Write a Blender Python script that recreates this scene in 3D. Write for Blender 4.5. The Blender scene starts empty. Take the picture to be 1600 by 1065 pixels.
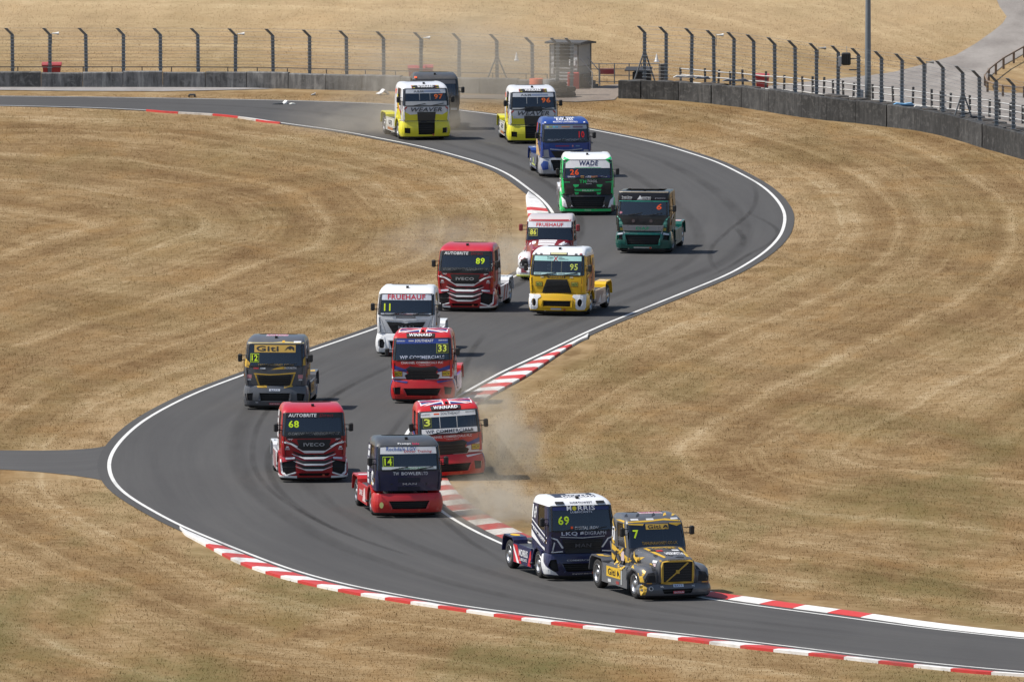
import bpy, bmesh, math, random
import numpy as np
from mathutils import Vector, Matrix
from mathutils.bvhtree import BVHTree
from mathutils.geometry import tessellate_polygon
R = math.radians
random.seed(7); rng = np.random.default_rng(7)
sc = bpy.context.scene
COL = sc.collection

# ---------------------------------------------------------------- camera, sky, sun, exposure
FPX, CX, CY, YH, CAMH = 21500.0, 800.0, 532.5, -1300.0, 47.3
PITCH = math.atan((CY - YH) / FPX)
cam_d = bpy.data.cameras.new('camera'); cam = bpy.data.objects.new('camera', cam_d); COL.objects.link(cam)
cam_d.sensor_width = 36.0; cam_d.lens = 36.0 * FPX / 1600.0
cam_d.clip_start = 1.0; cam_d.clip_end = 20000
cam.location = (0, 0, CAMH); cam.rotation_euler = (math.pi / 2 - PITCH, 0, 0)
sc.camera = cam
SUN_EL, SUN_DIR = R(54), Vector((1.0, 0.03, 0)).normalized()     # direction the light travels over the ground
world = bpy.data.worlds.new('World'); sc.world = world; world.use_nodes = True
wn = world.node_tree.nodes; wl = world.node_tree.links
sky = wn.new('ShaderNodeTexSky'); sky.sky_type = 'NISHITA'; sky.sun_disc = False
sky.sun_elevation = SUN_EL
sky.sun_rotation = math.atan2(-SUN_DIR.x, -SUN_DIR.y)
sky.air_density = 1.0; sky.dust_density = 1.6; sky.ozone_density = 1.0
wl.new(sky.outputs[0], wn['Background'].inputs[0]); wn['Background'].inputs[1].default_value = 0.10
sun_d = bpy.data.lights.new('sun', 'SUN'); sun_d.energy = 4.6; sun_d.angle = R(0.53); sun_d.color = (1.0, 0.955, 0.88)
sun = bpy.data.objects.new('sun', sun_d); COL.objects.link(sun); sun.location = (-40, 480, 90)
ldir = Vector((SUN_DIR.x * math.cos(SUN_EL), SUN_DIR.y * math.cos(SUN_EL), -math.sin(SUN_EL)))
sun.rotation_euler = ldir.to_track_quat('-Z', 'Y').to_euler()
vs = sc.view_settings
vs.view_transform = 'Standard'; vs.look = 'None'; vs.gamma = 1.0; vs.exposure = 0.24; vs.use_curve_mapping = False
sc.cycles.max_bounces = 6; sc.cycles.transparent_max_bounces = 12; sc.cycles.volume_bounces = 0
sc.cycles.use_denoising = True

# ---------------------------------------------------------------- helpers
def tag(o, label=None, cat=None, group=None, kind=None):
    if label: o['label'] = label
    if cat: o['category'] = cat
    if group: o['group'] = group
    if kind: o['kind'] = kind
    return o

def empty(name, loc=(0, 0, 0), rz=0.0, parent=None):
    o = bpy.data.objects.new(name, None); COL.objects.link(o)
    o.location = loc; o.rotation_euler = (0, 0, rz); o.empty_display_size = 0.3
    if parent: o.parent = parent
    return o

def link(name, me, parent=None):
    o = bpy.data.objects.new(name, me); COL.objects.link(o)
    if parent: o.parent = parent
    return o

def mesh(name, V, F, mat=None, smooth=False):
    me = bpy.data.meshes.new(name); me.from_pydata([tuple(v) for v in V], [], [tuple(f) for f in F])
    if mat: me.materials.append(mat)
    if smooth: me.polygons.foreach_set('use_smooth', [True] * len(me.polygons))
    me.update(); return me

def obj(name, V, F, mat, parent=None, smooth=False):
    return link(name, mesh(name, V, F, mat, smooth), parent)

class MB:
    """collects boxes, bars, tubes into one mesh"""
    def __init__(s): s.V = []; s.F = []
    def add(s, V, F):
        n = len(s.V); s.V += [tuple(v) for v in V]; s.F += [tuple(i + n for i in f) for f in F]; return s
    def box(s, x0, x1, y0, y1, z0, z1, ch=0.0):
        if ch <= 0:
            V = [(x, y, z) for z in (z0, z1) for y in (y0, y1) for x in (x0, x1)]
            return s.add(V, [(0, 2, 3, 1), (4, 5, 7, 6), (0, 1, 5, 4), (2, 6, 7, 3), (0, 4, 6, 2), (1, 3, 7, 5)])
        def ring(z, i):
            return [(x0 + i + ch, y0 + i, z), (x1 - i - ch, y0 + i, z), (x1 - i, y0 + i + ch, z), (x1 - i, y1 - i - ch, z),
                    (x1 - i - ch, y1 - i, z), (x0 + i + ch, y1 - i, z), (x0 + i, y1 - i - ch, z), (x0 + i, y0 + i + ch, z)]
        return s.loft([ring(z0, ch), ring(z0 + ch, 0), ring(z1 - ch, 0), ring(z1, ch)], True, True)
    def loft(s, rings, cap0=False, cap1=False, closed=True):
        n = len(rings[0]); V = [p for r in rings for p in r]; F = []
        for k in range(len(rings) - 1):
            for i in range(n if closed else n - 1):
                j = (i + 1) % n
                F.append((k * n + i, k * n + j, (k + 1) * n + j, (k + 1) * n + i))
        if cap0: F.append(tuple(range(n - 1, -1, -1)))
        if cap1: F.append(tuple((len(rings) - 1) * n + i for i in range(n)))
        return s.add(V, F)
    def tube(s, pts, r, n=8, caps=True, r1=None):
        pts = [Vector(p) for p in pts]; rings = []
        for i, p in enumerate(pts):
            d = (pts[min(i + 1, len(pts) - 1)] - pts[max(i - 1, 0)]).normalized()
            a = d.cross(Vector((0, 0, 1)) if abs(d.z) < 0.9 else Vector((1, 0, 0))).normalized(); b = d.cross(a)
            rr = r if r1 is None else r + (r1 - r) * i / (len(pts) - 1)
            rings.append([p + a * math.cos(2 * math.pi * k / n) * rr + b * math.sin(2 * math.pi * k / n) * rr for k in range(n)])
        return s.loft(rings, caps, caps)
    def prism(s, poly, axis, a, b):
        """extrude a 2D polygon along an axis ('x': poly in (y,z); 'y': (x,z); 'z': (x,y))"""
        f = {'x': lambda p, t: (t, p[0], p[1]), 'y': lambda p, t: (p[0], t, p[1]), 'z': lambda p, t: (p[0], p[1], t)}[axis]
        n = len(poly); V = [f(p, a) for p in poly] + [f(p, b) for p in poly]
        F = [(i, (i + 1) % n, n + (i + 1) % n, n + i) for i in range(n)]
        F += [tuple(range(n - 1, -1, -1)), tuple(range(n, 2 * n))]
        return s.add(V, F)
    def lathe(s, prof, c=(0, 0, 0), axis='z', n=20, caps=True):
        """prof: list of (radius, t along axis)"""
        rings = []
        for (r, t) in prof:
            ring = []
            for k in range(n):
                a = 2 * math.pi * k / n; u, v = r * math.cos(a), r * math.sin(a)
                ring.append({'z': (c[0] + u, c[1] + v, c[2] + t), 'x': (c[0] + t, c[1] + u, c[2] + v), 'y': (c[0] + u, c[1] + t, c[2] + v)}[axis])
            rings.append(ring)
        return s.loft(rings, caps and prof[0][0] > 1e-4, caps and prof[-1][0] > 1e-4)
    def build(s, name, mat, parent=None, smooth=False): return obj(name, s.V, s.F, mat, parent, smooth)
    def mesh(s, name, mat, smooth=False): return mesh(name, s.V, s.F, mat, smooth)

# ---------------------------------------------------------------- materials
MATS = {}
def node_mat(key):
    m = bpy.data.materials.new(key); m.use_nodes = True
    return m, m.node_tree.nodes, m.node_tree.links, m.node_tree.nodes['Principled BSDF']

def mix(nt, fac, a, b, blend='MIX'):
    n = nt.nodes.new('ShaderNodeMix'); n.data_type = 'RGBA'; n.blend_type = blend
    for s, v in ((0, fac), (6, a), (7, b)):
        if hasattr(v, 'links'): nt.links.new(v, n.inputs[s])
        elif s == 0: n.inputs[0].default_value = v
        else: n.inputs[s].default_value = (*v, 1.0) if len(v) == 3 else v
    return n.outputs[2]

def noise(nt, vec, scale, detail=4.0, rough=0.55, dist=0.0):
    n = nt.nodes.new('ShaderNodeTexNoise'); n.inputs['Scale'].default_value = scale; n.inputs['Detail'].default_value = detail
    n.inputs['Roughness'].default_value = rough; n.inputs['Distortion'].default_value = dist
    if vec is not None: nt.links.new(vec, n.inputs['Vector'])
    return n.outputs['Fac']

def ramp(nt, fac, stops):
    n = nt.nodes.new('ShaderNodeValToRGB'); e = n.color_ramp.elements
    while len(e) < len(stops): e.new(0.5)
    for q, (p, c) in zip(e, stops):
        q.position = p; q.color = (*c, 1.0) if hasattr(c, '__len__') else (c, c, c, 1.0)
    nt.links.new(fac, n.inputs[0]); return n.outputs[0]

def math_node(nt, op, a, b=None, clamp=False):
    n = nt.nodes.new('ShaderNodeMath'); n.operation = op; n.use_clamp = clamp
    for i, v in enumerate((a, b)):
        if v is None: continue
        if hasattr(v, 'links'): nt.links.new(v, n.inputs[i])
        else: n.inputs[i].default_value = v
    return n.outputs[0]

def position(nt, scale=(1, 1, 1)):
    g = nt.nodes.new('ShaderNodeNewGeometry'); m = nt.nodes.new('ShaderNodeMapping'); m.inputs['Scale'].default_value = scale
    nt.links.new(g.outputs['Position'], m.inputs['Vector']); return m.outputs['Vector']

def bump(nt, bsdf, height, strength=0.3, dist=0.02):
    b = nt.nodes.new('ShaderNodeBump'); b.inputs['Strength'].default_value = strength; b.inputs['Distance'].default_value = dist
    nt.links.new(height, b.inputs['Height']); nt.links.new(b.outputs[0], bsdf.inputs['Normal'])

def paint(rgb, rough=0.28, metal=0.0, coat=0.35, grime=0.12):
    """vehicle paint: clear coat, a film of road dust"""
    key = ('paint', tuple(round(c, 4) for c in rgb), rough, metal, coat, grime)
    if key in MATS: return MATS[key]
    m, N, L, b = node_mat('paint'); nt = m.node_tree
    tc = nt.nodes.new('ShaderNodeTexCoord')
    n1 = noise(nt, tc.outputs['Object'], 1.9, 5, 0.65)
    f = ramp(nt, n1, [(0.42, 0.0), (0.78, 1.0)])
    c = mix(nt, math_node(nt, 'MULTIPLY', f, grime), rgb, (0.22, 0.17, 0.12))
    L.new(c, b.inputs['Base Color'])
    r = math_node(nt, 'ADD', math_node(nt, 'MULTIPLY', f, 0.25), rough); L.new(r, b.inputs['Roughness'])
    b.inputs['Metallic'].default_value = metal
    b.inputs['Coat Weight'].default_value = coat; b.inputs['Coat Roughness'].default_value = 0.08
    MATS[key] = m; return m

def plain(rgb, rough=0.6, metal=0.0, key='plain', var=0.15, scale=3.0):
    k = (key, tuple(round(c, 4) for c in rgb), rough, metal, var, scale)
    if k in MATS: return MATS[k]
    m, N, L, b = node_mat(key); nt = m.node_tree
    tc = nt.nodes.new('ShaderNodeTexCoord'); n1 = noise(nt, tc.outputs['Object'], scale, 5, 0.6)
    d = tuple(c * (1 - var) for c in rgb); l = tuple(min(1, c * (1 + var)) for c in rgb)
    L.new(mix(nt, n1, d, l), b.inputs['Base Color'])
    b.inputs['Roughness'].default_value = rough; b.inputs['Metallic'].default_value = metal
    MATS[k] = m; return m

def decal(rgb, rough=0.45): return plain(rgb, rough, 0, 'vinyl', 0.06, 2.0)

def glass_mat():
    if 'glass' in MATS: return MATS['glass']
    m = bpy.data.materials.new('tinted_glass'); m.use_nodes = True; nt = m.node_tree; nt.nodes.clear()
    out = nt.nodes.new('ShaderNodeOutputMaterial'); mx = nt.nodes.new('ShaderNodeMixShader')
    tr = nt.nodes.new('ShaderNodeBsdfTransparent'); tr.inputs[0].default_value = (0.40, 0.47, 0.47, 1)
    gl = nt.nodes.new('ShaderNodeBsdfGlossy'); gl.inputs['Roughness'].default_value = 0.09; gl.inputs[0].default_value = (0.95, 0.97, 1, 1)
    fr = nt.nodes.new('ShaderNodeFresnel'); fr.inputs[0].default_value = 2.0
    nt.links.new(fr.outputs[0], mx.inputs[0]); nt.links.new(tr.outputs[0], mx.inputs[1]); nt.links.new(gl.outputs[0], mx.inputs[2])
    nt.links.new(mx.outputs[0], out.inputs[0]); MATS['glass'] = m; return m

# ---------------------------------------------------------------- terrain and image-to-ground helpers
HILL0, HILLS = 722.0, 0.06
def terrain(x, y):
    x = np.asarray(x, float); y = np.asarray(y, float)
    t = y - HILL0
    h = HILLS * 4.0 * np.log1p(np.exp(np.clip(t / 4.0, -40, 40)))
    h = np.where(t > 150, HILLS * t, h)
    h = np.where(h > 30, 30 + 8 * np.tanh((h - 30) / 8), h)
    return h + 0.25 * np.clip(t / 20, 0, 1) * np.sin(x * 0.11 + 1.0) * np.sin(y * 0.07)

def ray(px, py):
    cz = (CY - py) / FPX; cxx = (px - CX) / FPX
    cp, sp = math.cos(PITCH), math.sin(PITCH)
    return cxx, cp + cz * sp, -sp + cz * cp

def G(px, py, h=None):
    """ground point seen at a pixel of the 1600 x 1065 photograph"""
    dx, dy, dz = ray(px, py)
    t = (CAMH - (h or 0.0)) / -dz
    if h is None:
        for _ in range(12):
            z = float(terrain(dx * t, dy * t)); t += ((CAMH - z) / -dz - t) * 0.5
        z = float(terrain(dx * t, dy * t))
        return Vector((dx * t, dy * t, z))
    return Vector((dx * t, dy * t, h))

def catmull(P, step=0.5):
    P = [np.array(p[:2], float) for p in P]; P = [2 * P[0] - P[1]] + P + [2 * P[-1] - P[-2]]
    out = []
    for i in range(1, len(P) - 2):
        p0, p1, p2, p3 = P[i - 1:i + 3]
        n = max(2, int(np.linalg.norm(p2 - p1) / step))
        d = [max(1e-3, np.linalg.norm(b - a)) ** 0.5 for a, b in ((p0, p1), (p1, p2), (p2, p3))]
        t0, t1, t2, t3 = 0, d[0], d[0] + d[1], sum(d)
        for k in range(n):
            t = t1 + (t2 - t1) * k / n
            A1 = (t1 - t) / (t1 - t0) * p0 + (t - t0) / (t1 - t0) * p1; A2 = (t2 - t) / (t2 - t1) * p1 + (t - t1) / (t2 - t1) * p2
            A3 = (t3 - t) / (t3 - t2) * p2 + (t - t2) / (t3 - t2) * p3
            B1 = (t2 - t) / (t2 - t0) * A1 + (t - t0) / (t2 - t0) * A2; B2 = (t3 - t) / (t3 - t1) * A2 + (t - t1) / (t3 - t1) * A3
            out.append((t2 - t) / (t2 - t1) * B1 + (t - t1) / (t2 - t1) * B2)
    out.append(P[-2]); return np.array(out)

def resample(P, step):
    s = np.r_[0, np.cumsum(np.linalg.norm(np.diff(P, axis=0), axis=1))]
    n = max(2, int(round(s[-1] / step)) + 1); t = np.linspace(0, s[-1], n)
    return np.c_[np.interp(t, s, P[:, 0]), np.interp(t, s, P[:, 1])]

def smooth_line(P, it):
    P = P.copy()
    for _ in range(it): P[1:-1] = 0.25 * P[:-2] + 0.5 * P[1:-1] + 0.25 * P[2:]
    return P

def normals2(P):
    d = np.gradient(P, axis=0); d /= np.linalg.norm(d, axis=1)[:, None]
    return np.c_[-d[:, 1], d[:, 0]]            # left of travel

def strip(name, A, B, za, zb, mat, parent=None):
    n = len(A); V = [(a[0], a[1], za) for a in A] + [(b[0], b[1], zb) for b in B]
    return obj(name, V, [(i, i + 1, n + i + 1, n + i) for i in range(n - 1)], mat, parent)
# ================================================================ THE SETTING: circuit, grass, kerbs
E1 = [(-160, 149), (0, 151), (125, 152), (250, 154), (400, 156.5), (494, 159), (619, 163.5), (722, 173), (784, 181), (850, 190), (930, 204), (980, 214), (1030, 225),
      (1080, 240), (1117, 252), (1155, 270), (1192, 291), (1215, 312), (1227, 332), (1228, 347), (1220, 370), (1197, 394), (1167, 414),
      (1140, 429), (1097, 447), (1047, 467), (992, 489), (935, 512), (861, 547), (818, 567), (783, 583), (747, 603), (722, 617), (690, 636), (660, 655),
      (641, 671), (633, 690), (634, 715), (645, 745), (668, 778), (711, 812), (784, 849), (870, 882), (960, 908), (1050, 927), (1131, 939), (1194, 948), (1256, 956), (1334, 966),
      (1400, 976), (1475, 985), (1600, 998), (1760, 1013)]
E2 = [(-160, 163), (0, 165.5), (112, 168), (175, 169.5), (225, 172.5), (275, 176), (325, 178), (375, 182), (400, 187), (462, 196), (525, 204), (587, 216), (650, 228),
      (712, 244), (759, 258), (791, 272), (822, 294), (847, 314), (862, 333), (868, 352), (864, 375), (850, 398), (828, 418), (800, 434), (760, 449), (710, 467),
      (650, 489), (587, 513), (479, 550), (379, 586), (312, 611), (269, 631), (226, 655), (197, 678), (177, 701), (168, 721), (170, 742), (181, 761), (202, 778),
      (234, 797), (281, 822), (343, 848), (406, 873), (452, 890), (515, 908), (578, 922), (640, 933), (712, 946), (825, 961), (938, 976), (1050, 989), (1200, 1006), (1350, 1025), (1475, 1039),
      (1600, 1050), (1760, 1063)]
L1 = smooth_line(resample(catmull([G(*p, h=0) for p in E1]), 0.8), 14)       # travel: far -> near; left of travel = outside at the right-hand bend
L2 = smooth_line(resample(catmull([G(*p, h=0) for p in E2]), 0.8), 14)
N1 = normals2(L1); N2 = normals2(L2)
mid = L2[len(L2) // 2]
def toward(L, N, other):
    q = L[len(L) // 3] + N[len(N) // 3]
    d = lambda p: np.min(np.linalg.norm(other - p, axis=1))
    return 1.0 if d(q) < d(L[len(L) // 3]) else -1.0
S1, S2 = toward(L1, N1, L2), toward(L2, N2, L1)      # sign pointing onto the asphalt
N1 *= S1; N2 *= S2

def poly_inside(poly, X, Y):
    ins = np.zeros(X.shape, bool); n = len(poly); j = n - 1
    for i in range(n):
        xi, yi = poly[i]; xj, yj = poly[j]
        if yi != yj:
            c = ((yi > Y) != (yj > Y)) & (X < (xj - xi) * (Y - yi) / (yj - yi) + xi); ins ^= c
        j = i
    return ins
EDGE = 0.38
A1 = L1 - N1 * EDGE; A2 = L2 - N2 * EDGE
TRACK = np.r_[A1, A2[::-1]]

# --- materials of the setting
def grass_material():
    m, N, L, b = node_mat('dry_grass'); nt = m.node_tree
    P = position(nt)
    at = nt.nodes.new('ShaderNodeAttribute'); at.attribute_name = 'edge'
    e = at.outputs['Fac']
    aw = nt.nodes.new('ShaderNodeAttribute'); aw.attribute_name = 'swath'
    wob = noise(nt, position(nt, (1, 0.3, 1)), 0.35, 3, 0.6)
    e2 = math_node(nt, 'ADD', aw.outputs['Fac'], math_node(nt, 'MULTIPLY', wob, 0.9))
    cmb = nt.nodes.new('ShaderNodeCombineXYZ'); L.new(e2, cmb.inputs[0])
    bands = noise(nt, cmb.outputs[0], 0.55, 4, 0.7)                      # mowing swaths follow the bends of the circuit
    big = noise(nt, position(nt, (1, 0.33, 1)), 0.15, 4, 0.6, 0.9)
    medium = noise(nt, position(nt, (1, 0.45, 1)), 0.62, 5, 0.66, 0.7)
    streak = noise(nt, position(nt, (0.42, 1.0, 1)), 2.1, 5, 0.72, 0.4)
    fine = noise(nt, position(nt, (0.6, 1, 1)), 5.5, 4, 0.75)
    speck = noise(nt, position(nt, (1, 0.4, 1)), 17, 3, 0.8)
    f = math_node(nt, 'ADD', math_node(nt, 'MULTIPLY', bands, 1.9), math_node(nt, 'MULTIPLY', big, 0.85))
    f = math_node(nt, 'ADD', f, math_node(nt, 'MULTIPLY', medium, 0.72))
    f = math_node(nt, 'ADD', f, math_node(nt, 'MULTIPLY', streak, 0.95))
    f = math_node(nt, 'ADD', f, math_node(nt, 'MULTIPLY', fine, 0.60))
    f = math_node(nt, 'ADD', f, math_node(nt, 'MULTIPLY', speck, 0.40))
    f = math_node(nt, 'MULTIPLY', f, 1 / 5.42)
    straw = ramp(nt, f, [(0.405, (0.105, 0.058, 0.023)), (0.452, (0.158, 0.095, 0.041)), (0.50, (0.222, 0.147, 0.070)), (0.545, (0.295, 0.209, 0.111)), (0.60, (0.40, 0.31, 0.19))])
    tint = ramp(nt, noise(nt, position(nt, (1, 0.4, 1)), 0.33, 4, 0.6, 0.8), [(0.50, 0.0), (0.68, 0.45)])
    straw = mix(nt, tint, straw, (0.255, 0.150, 0.058))          # ochre patches
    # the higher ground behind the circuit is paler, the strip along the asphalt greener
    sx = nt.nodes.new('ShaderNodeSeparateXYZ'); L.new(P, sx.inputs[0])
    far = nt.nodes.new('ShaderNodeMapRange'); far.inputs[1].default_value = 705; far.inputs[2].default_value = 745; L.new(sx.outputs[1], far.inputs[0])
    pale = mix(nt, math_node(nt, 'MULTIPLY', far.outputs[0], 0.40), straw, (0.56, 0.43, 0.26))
    g1 = ramp(nt, noise(nt, position(nt, (1, 0.25, 1)), 0.16, 4, 0.6, 0.3), [(0.47, 0.0), (0.66, 1.0)])
    near = nt.nodes.new('ShaderNodeMapRange'); near.inputs[1].default_value = 560; near.inputs[2].default_value = 440; near.inputs[3].default_value = 0.30; near.inputs[4].default_value = 1.25
    L.new(sx.outputs[1], near.inputs[0])
    gf = math_node(nt, 'MULTIPLY', math_node(nt, 'MULTIPLY', g1, near.outputs[0]), ramp(nt, fine, [(0.3, 0.35), (0.65, 0.9)]))
    green = mix(nt, gf, pale, (0.118, 0.103, 0.036))
    dust = nt.nodes.new('ShaderNodeMapRange'); dust.inputs[1].default_value = 2.2; dust.inputs[2].default_value = 0.3; L.new(e, dust.inputs[0])
    dn = math_node(nt, 'MULTIPLY', dust.outputs[0], ramp(nt, medium, [(0.35, 0.1), (0.65, 0.75)]))
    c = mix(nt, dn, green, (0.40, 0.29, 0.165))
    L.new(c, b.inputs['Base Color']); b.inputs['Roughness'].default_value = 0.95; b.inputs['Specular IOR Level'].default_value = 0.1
    h = math_node(nt, 'ADD', math_node(nt, 'MULTIPLY', fine, 0.6), math_node(nt, 'ADD', speck, math_node(nt, 'MULTIPLY', medium, 1.4)))
    bump(nt, b, h, 0.3, 0.035)
    return m
GRASS = grass_material()
def blade_material():
    m = GRASS.copy(); nt = m.node_tree; b = nt.nodes['Principled BSDF']; col = b.inputs['Base Color'].links[0].from_socket
    d = nt.nodes.new('ShaderNodeBsdfDiffuse'); t = nt.nodes.new('ShaderNodeBsdfTranslucent'); mx = nt.nodes.new('ShaderNodeMixShader'); out = nt.nodes['Material Output']
    nt.links.new(col, d.inputs[0]); nt.links.new(col, t.inputs[0]); nt.links.new(d.outputs[0], mx.inputs[1]); nt.links.new(t.outputs[0], mx.inputs[2]); nt.links.new(mx.outputs[0], out.inputs[0]); return m
BLADES = blade_material()

def asphalt_material(tone=1.0):
    m, N, L, b = node_mat('asphalt'); nt = m.node_tree
    at = nt.nodes.new('ShaderNodeAttribute'); at.attribute_name = 'across'
    al = nt.nodes.new('ShaderNodeAttribute'); al.attribute_name = 'along'
    cmb = nt.nodes.new('ShaderNodeCombineXYZ'); L.new(at.outputs['Fac'], cmb.inputs[0])
    L.new(math_node(nt, 'MULTIPLY', al.outputs['Fac'], 0.02), cmb.inputs[1])
    lanes = noise(nt, cmb.outputs[0], 1.3, 5, 0.7)
    P = position(nt, (1, 0.25, 1))
    big = noise(nt, P, 0.25, 4, 0.6); fine = noise(nt, position(nt), 30, 3, 0.8)
    f = math_node(nt, 'ADD', math_node(nt, 'MULTIPLY', lanes, 0.6), math_node(nt, 'MULTIPLY', big, 0.4))
    col = ramp(nt, f, [(0.30, tuple(tone * c for c in (0.056, 0.054, 0.054))), (0.5, tuple(tone * c for c in (0.068, 0.066, 0.065))), (0.70, tuple(tone * c for c in (0.082, 0.079, 0.077)))])
    c = mix(nt, ramp(nt, fine, [(0.5, 0.0), (0.8, 0.35)]), col, (0.13, 0.125, 0.12))
    L.new(c, b.inputs['Base Color']); b.inputs['Roughness'].default_value = 0.88; b.inputs['Specular IOR Level'].default_value = 0.2
    bump(nt, b, fine, 0.25, 0.006)
    return m
ASPHALT = asphalt_material()
def road_paint(rgb, wear=0.35):
    m, N, L, b = node_mat('road_paint'); nt = m.node_tree
    n1 = noise(nt, position(nt, (1, 0.4, 1)), 2.4, 6, 0.72)
    f = ramp(nt, n1, [(0.50, 0.0), (0.80, wear)])
    n2 = ramp(nt, noise(nt, position(nt, (1, 0.12, 1)), 0.6, 4, 0.6, 0.5), [(0.56, 0.0), (0.70, wear * 0.8)])
    c = mix(nt, f, rgb, (0.20, 0.17, 0.14)); c = mix(nt, n2, c, (0.07, 0.065, 0.06))
    L.new(c, b.inputs['Base Color']); b.inputs['Roughness'].default_value = 0.6
    return m
WHITE_LINE = road_paint((0.66, 0.655, 0.63), 0.45); KERB_W = road_paint((0.70, 0.69, 0.67), 0.45); KERB_R = road_paint((0.50, 0.035, 0.030), 0.40)
KERB_WD = road_paint((0.48, 0.45, 0.41), 0.85); KERB_RD = road_paint((0.34, 0.045, 0.035), 0.85); KERB_G = road_paint((0.30, 0.29, 0.27), 0.4)

# --- ground: one sheet to the horizon
xs = np.r_[-6000, -3000, -1500, -700, -350, -180, -110, np.arange(-72, 72.1, 1.0), 110, 180, 350, 700, 1500, 3000, 6000]
ys = np.r_[-3000, -1000, 0, 150, 260, 320, 360, 385, np.arange(400, 800.1, 1.2), 830, 880, 950, 1050, 1200, 1500, 2200, 3500, 6000, 9000]
Xg, Yg = np.meshgrid(xs, ys)
def edge_distance(X, Y, ky=1.0):
    pts = np.c_[X.ravel(), Y.ravel()]; out = np.full(len(pts), 1e9)
    E = np.r_[A1[::2], A2[::2]]
    near = np.where((np.abs(pts[:, 0]) < 90) & (pts[:, 1] > 390) & (pts[:, 1] < 820))[0]
    for k in range(0, len(near), 4000):
        q = near[k:k + 4000]; d = (pts[q][:, None, :] - E[None]) * np.array([1.0, ky]); out[q] = np.sqrt((d ** 2).sum(2).min(1))
    out[out > 1e8] = 60
    return out.reshape(X.shape)
Eg = edge_distance(Xg, Yg); Sg = edge_distance(Xg, Yg, 0.30)
IN = poly_inside(TRACK, Xg, Yg)
Hg = terrain(Xg, Yg)
bumps = 0.10 * np.sin(Xg * 0.31 + 0.6 * np.sin(Yg * 0.05)) * np.sin(Yg * 0.083 + 1.3) + 0.05 * np.sin(Xg * 0.9 + Yg * 0.21)
Hg = Hg + np.where(IN, 0, np.clip((Eg - 4) / 6, 0, 1)) * bumps * np.clip((700 - Yg) / 10, 0, 1)
def ground_z(x, y):
    i = np.clip(np.searchsorted(xs, x) - 1, 0, len(xs) - 2); j = np.clip(np.searchsorted(ys, y) - 1, 0, len(ys) - 2)
    fx = (x - xs[i]) / (xs[i + 1] - xs[i]); fy = (y - ys[j]) / (ys[j + 1] - ys[j])
    return (Hg[j, i] * (1 - fx) + Hg[j, i + 1] * fx) * (1 - fy) + (Hg[j + 1, i] * (1 - fx) + Hg[j + 1, i + 1] * fx) * fy
nx, ny = len(xs), len(ys)
me = bpy.data.meshes.new('ground')
me.vertices.add(nx * ny); me.vertices.foreach_set('co', np.c_[Xg.ravel(), Yg.ravel(), Hg.ravel()].astype(np.float32).ravel())
ii, jj = np.meshgrid(np.arange(nx - 1), np.arange(ny - 1)); a = (jj * nx + ii).ravel()
quads = np.c_[a, a + 1, a + nx + 1, a + nx].astype(np.int32)
me.loops.add(quads.size); me.loops.foreach_set('vertex_index', quads.ravel())
me.polygons.add(len(quads)); me.polygons.foreach_set('loop_start', np.arange(0, quads.size, 4, dtype=np.int32)); me.polygons.foreach_set('use_smooth', np.ones(len(quads), bool))
me.update(); me.materials.append(GRASS)
at = me.attributes.new('edge', 'FLOAT', 'POINT'); at.data.foreach_set('value', Eg.astype(np.float32).ravel())
at = me.attributes.new('swath', 'FLOAT', 'POINT'); at.data.foreach_set('value', Sg.astype(np.float32).ravel())
tag(link('ground', me), kind='structure')

# --- race track: ribbon between the two edges (paired by parameter), with along / across attributes
def ribbon(name, P, Q, nacross, z, mat, s=None):
    n = len(P); T = np.linspace(0, 1, nacross); V = []; ac = []; alg = []
    cl = 0.5 * (P + Q); s = np.r_[0, np.cumsum(np.linalg.norm(np.diff(cl, axis=0), axis=1))]
    w = np.linalg.norm(P - Q, axis=1)
    for i in range(n):
        for t in T:
            V.append((P[i, 0] * (1 - t) + Q[i, 0] * t, P[i, 1] * (1 - t) + Q[i, 1] * t, z)); ac.append(t * w[i]); alg.append(s[i])
    F = [(i * nacross + k, i * nacross + k + 1, (i + 1) * nacross + k + 1, (i + 1) * nacross + k) for i in range(n - 1) for k in range(nacross - 1)]
    me = mesh(name, V, F, mat)
    for nm, d in (('across', ac), ('along', alg)):
        t = me.attributes.new(nm, 'FLOAT', 'POINT'); t.data.foreach_set('value', np.array(d, np.float32))
    return link(name, me)
# pair points by walking both edges with dynamic time warping so that the ribbon never folds
def pair(P, Q):
    P = resample(P, 2.0); Q = resample(Q, 2.0); n, m = len(P), len(Q)
    D = np.linalg.norm(P[:, None] - Q[None], axis=2) ** 2; C = np.full((n, m), np.inf); C[0, 0] = D[0, 0]
    for i in range(n):
        for j in range(m):
            if i == 0 and j == 0: continue
            C[i, j] = D[i, j] + min(C[i - 1, j] if i else np.inf, C[i, j - 1] if j else np.inf, C[i - 1, j - 1] if i and j else np.inf)
    i, j = n - 1, m - 1; path = [(i, j)]
    while i or j:
        o = [(C[i - 1, j - 1], i - 1, j - 1) if i and j else (np.inf, 0, 0), (C[i - 1, j], i - 1, j) if i else (np.inf, 0, 0), (C[i, j - 1], i, j - 1) if j else (np.inf, 0, 0)]
        _, i, j = min(o); path.append((i, j))
    path = path[::-1]; k = np.array(path)
    return P[k[:, 0]], Q[k[:, 1]]
PA, PB = pair(A1, A2)
track = tag(ribbon('race_track', PA, PB, 9, 0.02, ASPHALT), kind='structure')
# white edge lines
def offset(L, N, d): return L + N * d
wl1 = strip('edge_line', offset(L1, N1, -0.02), offset(L1, N1, 0.12), 0.026, 0.026, WHITE_LINE, track)
wl2 = strip('edge_line', offset(L2, N2, -0.02), offset(L2, N2, 0.12), 0.026, 0.026, WHITE_LINE, track)

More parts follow.
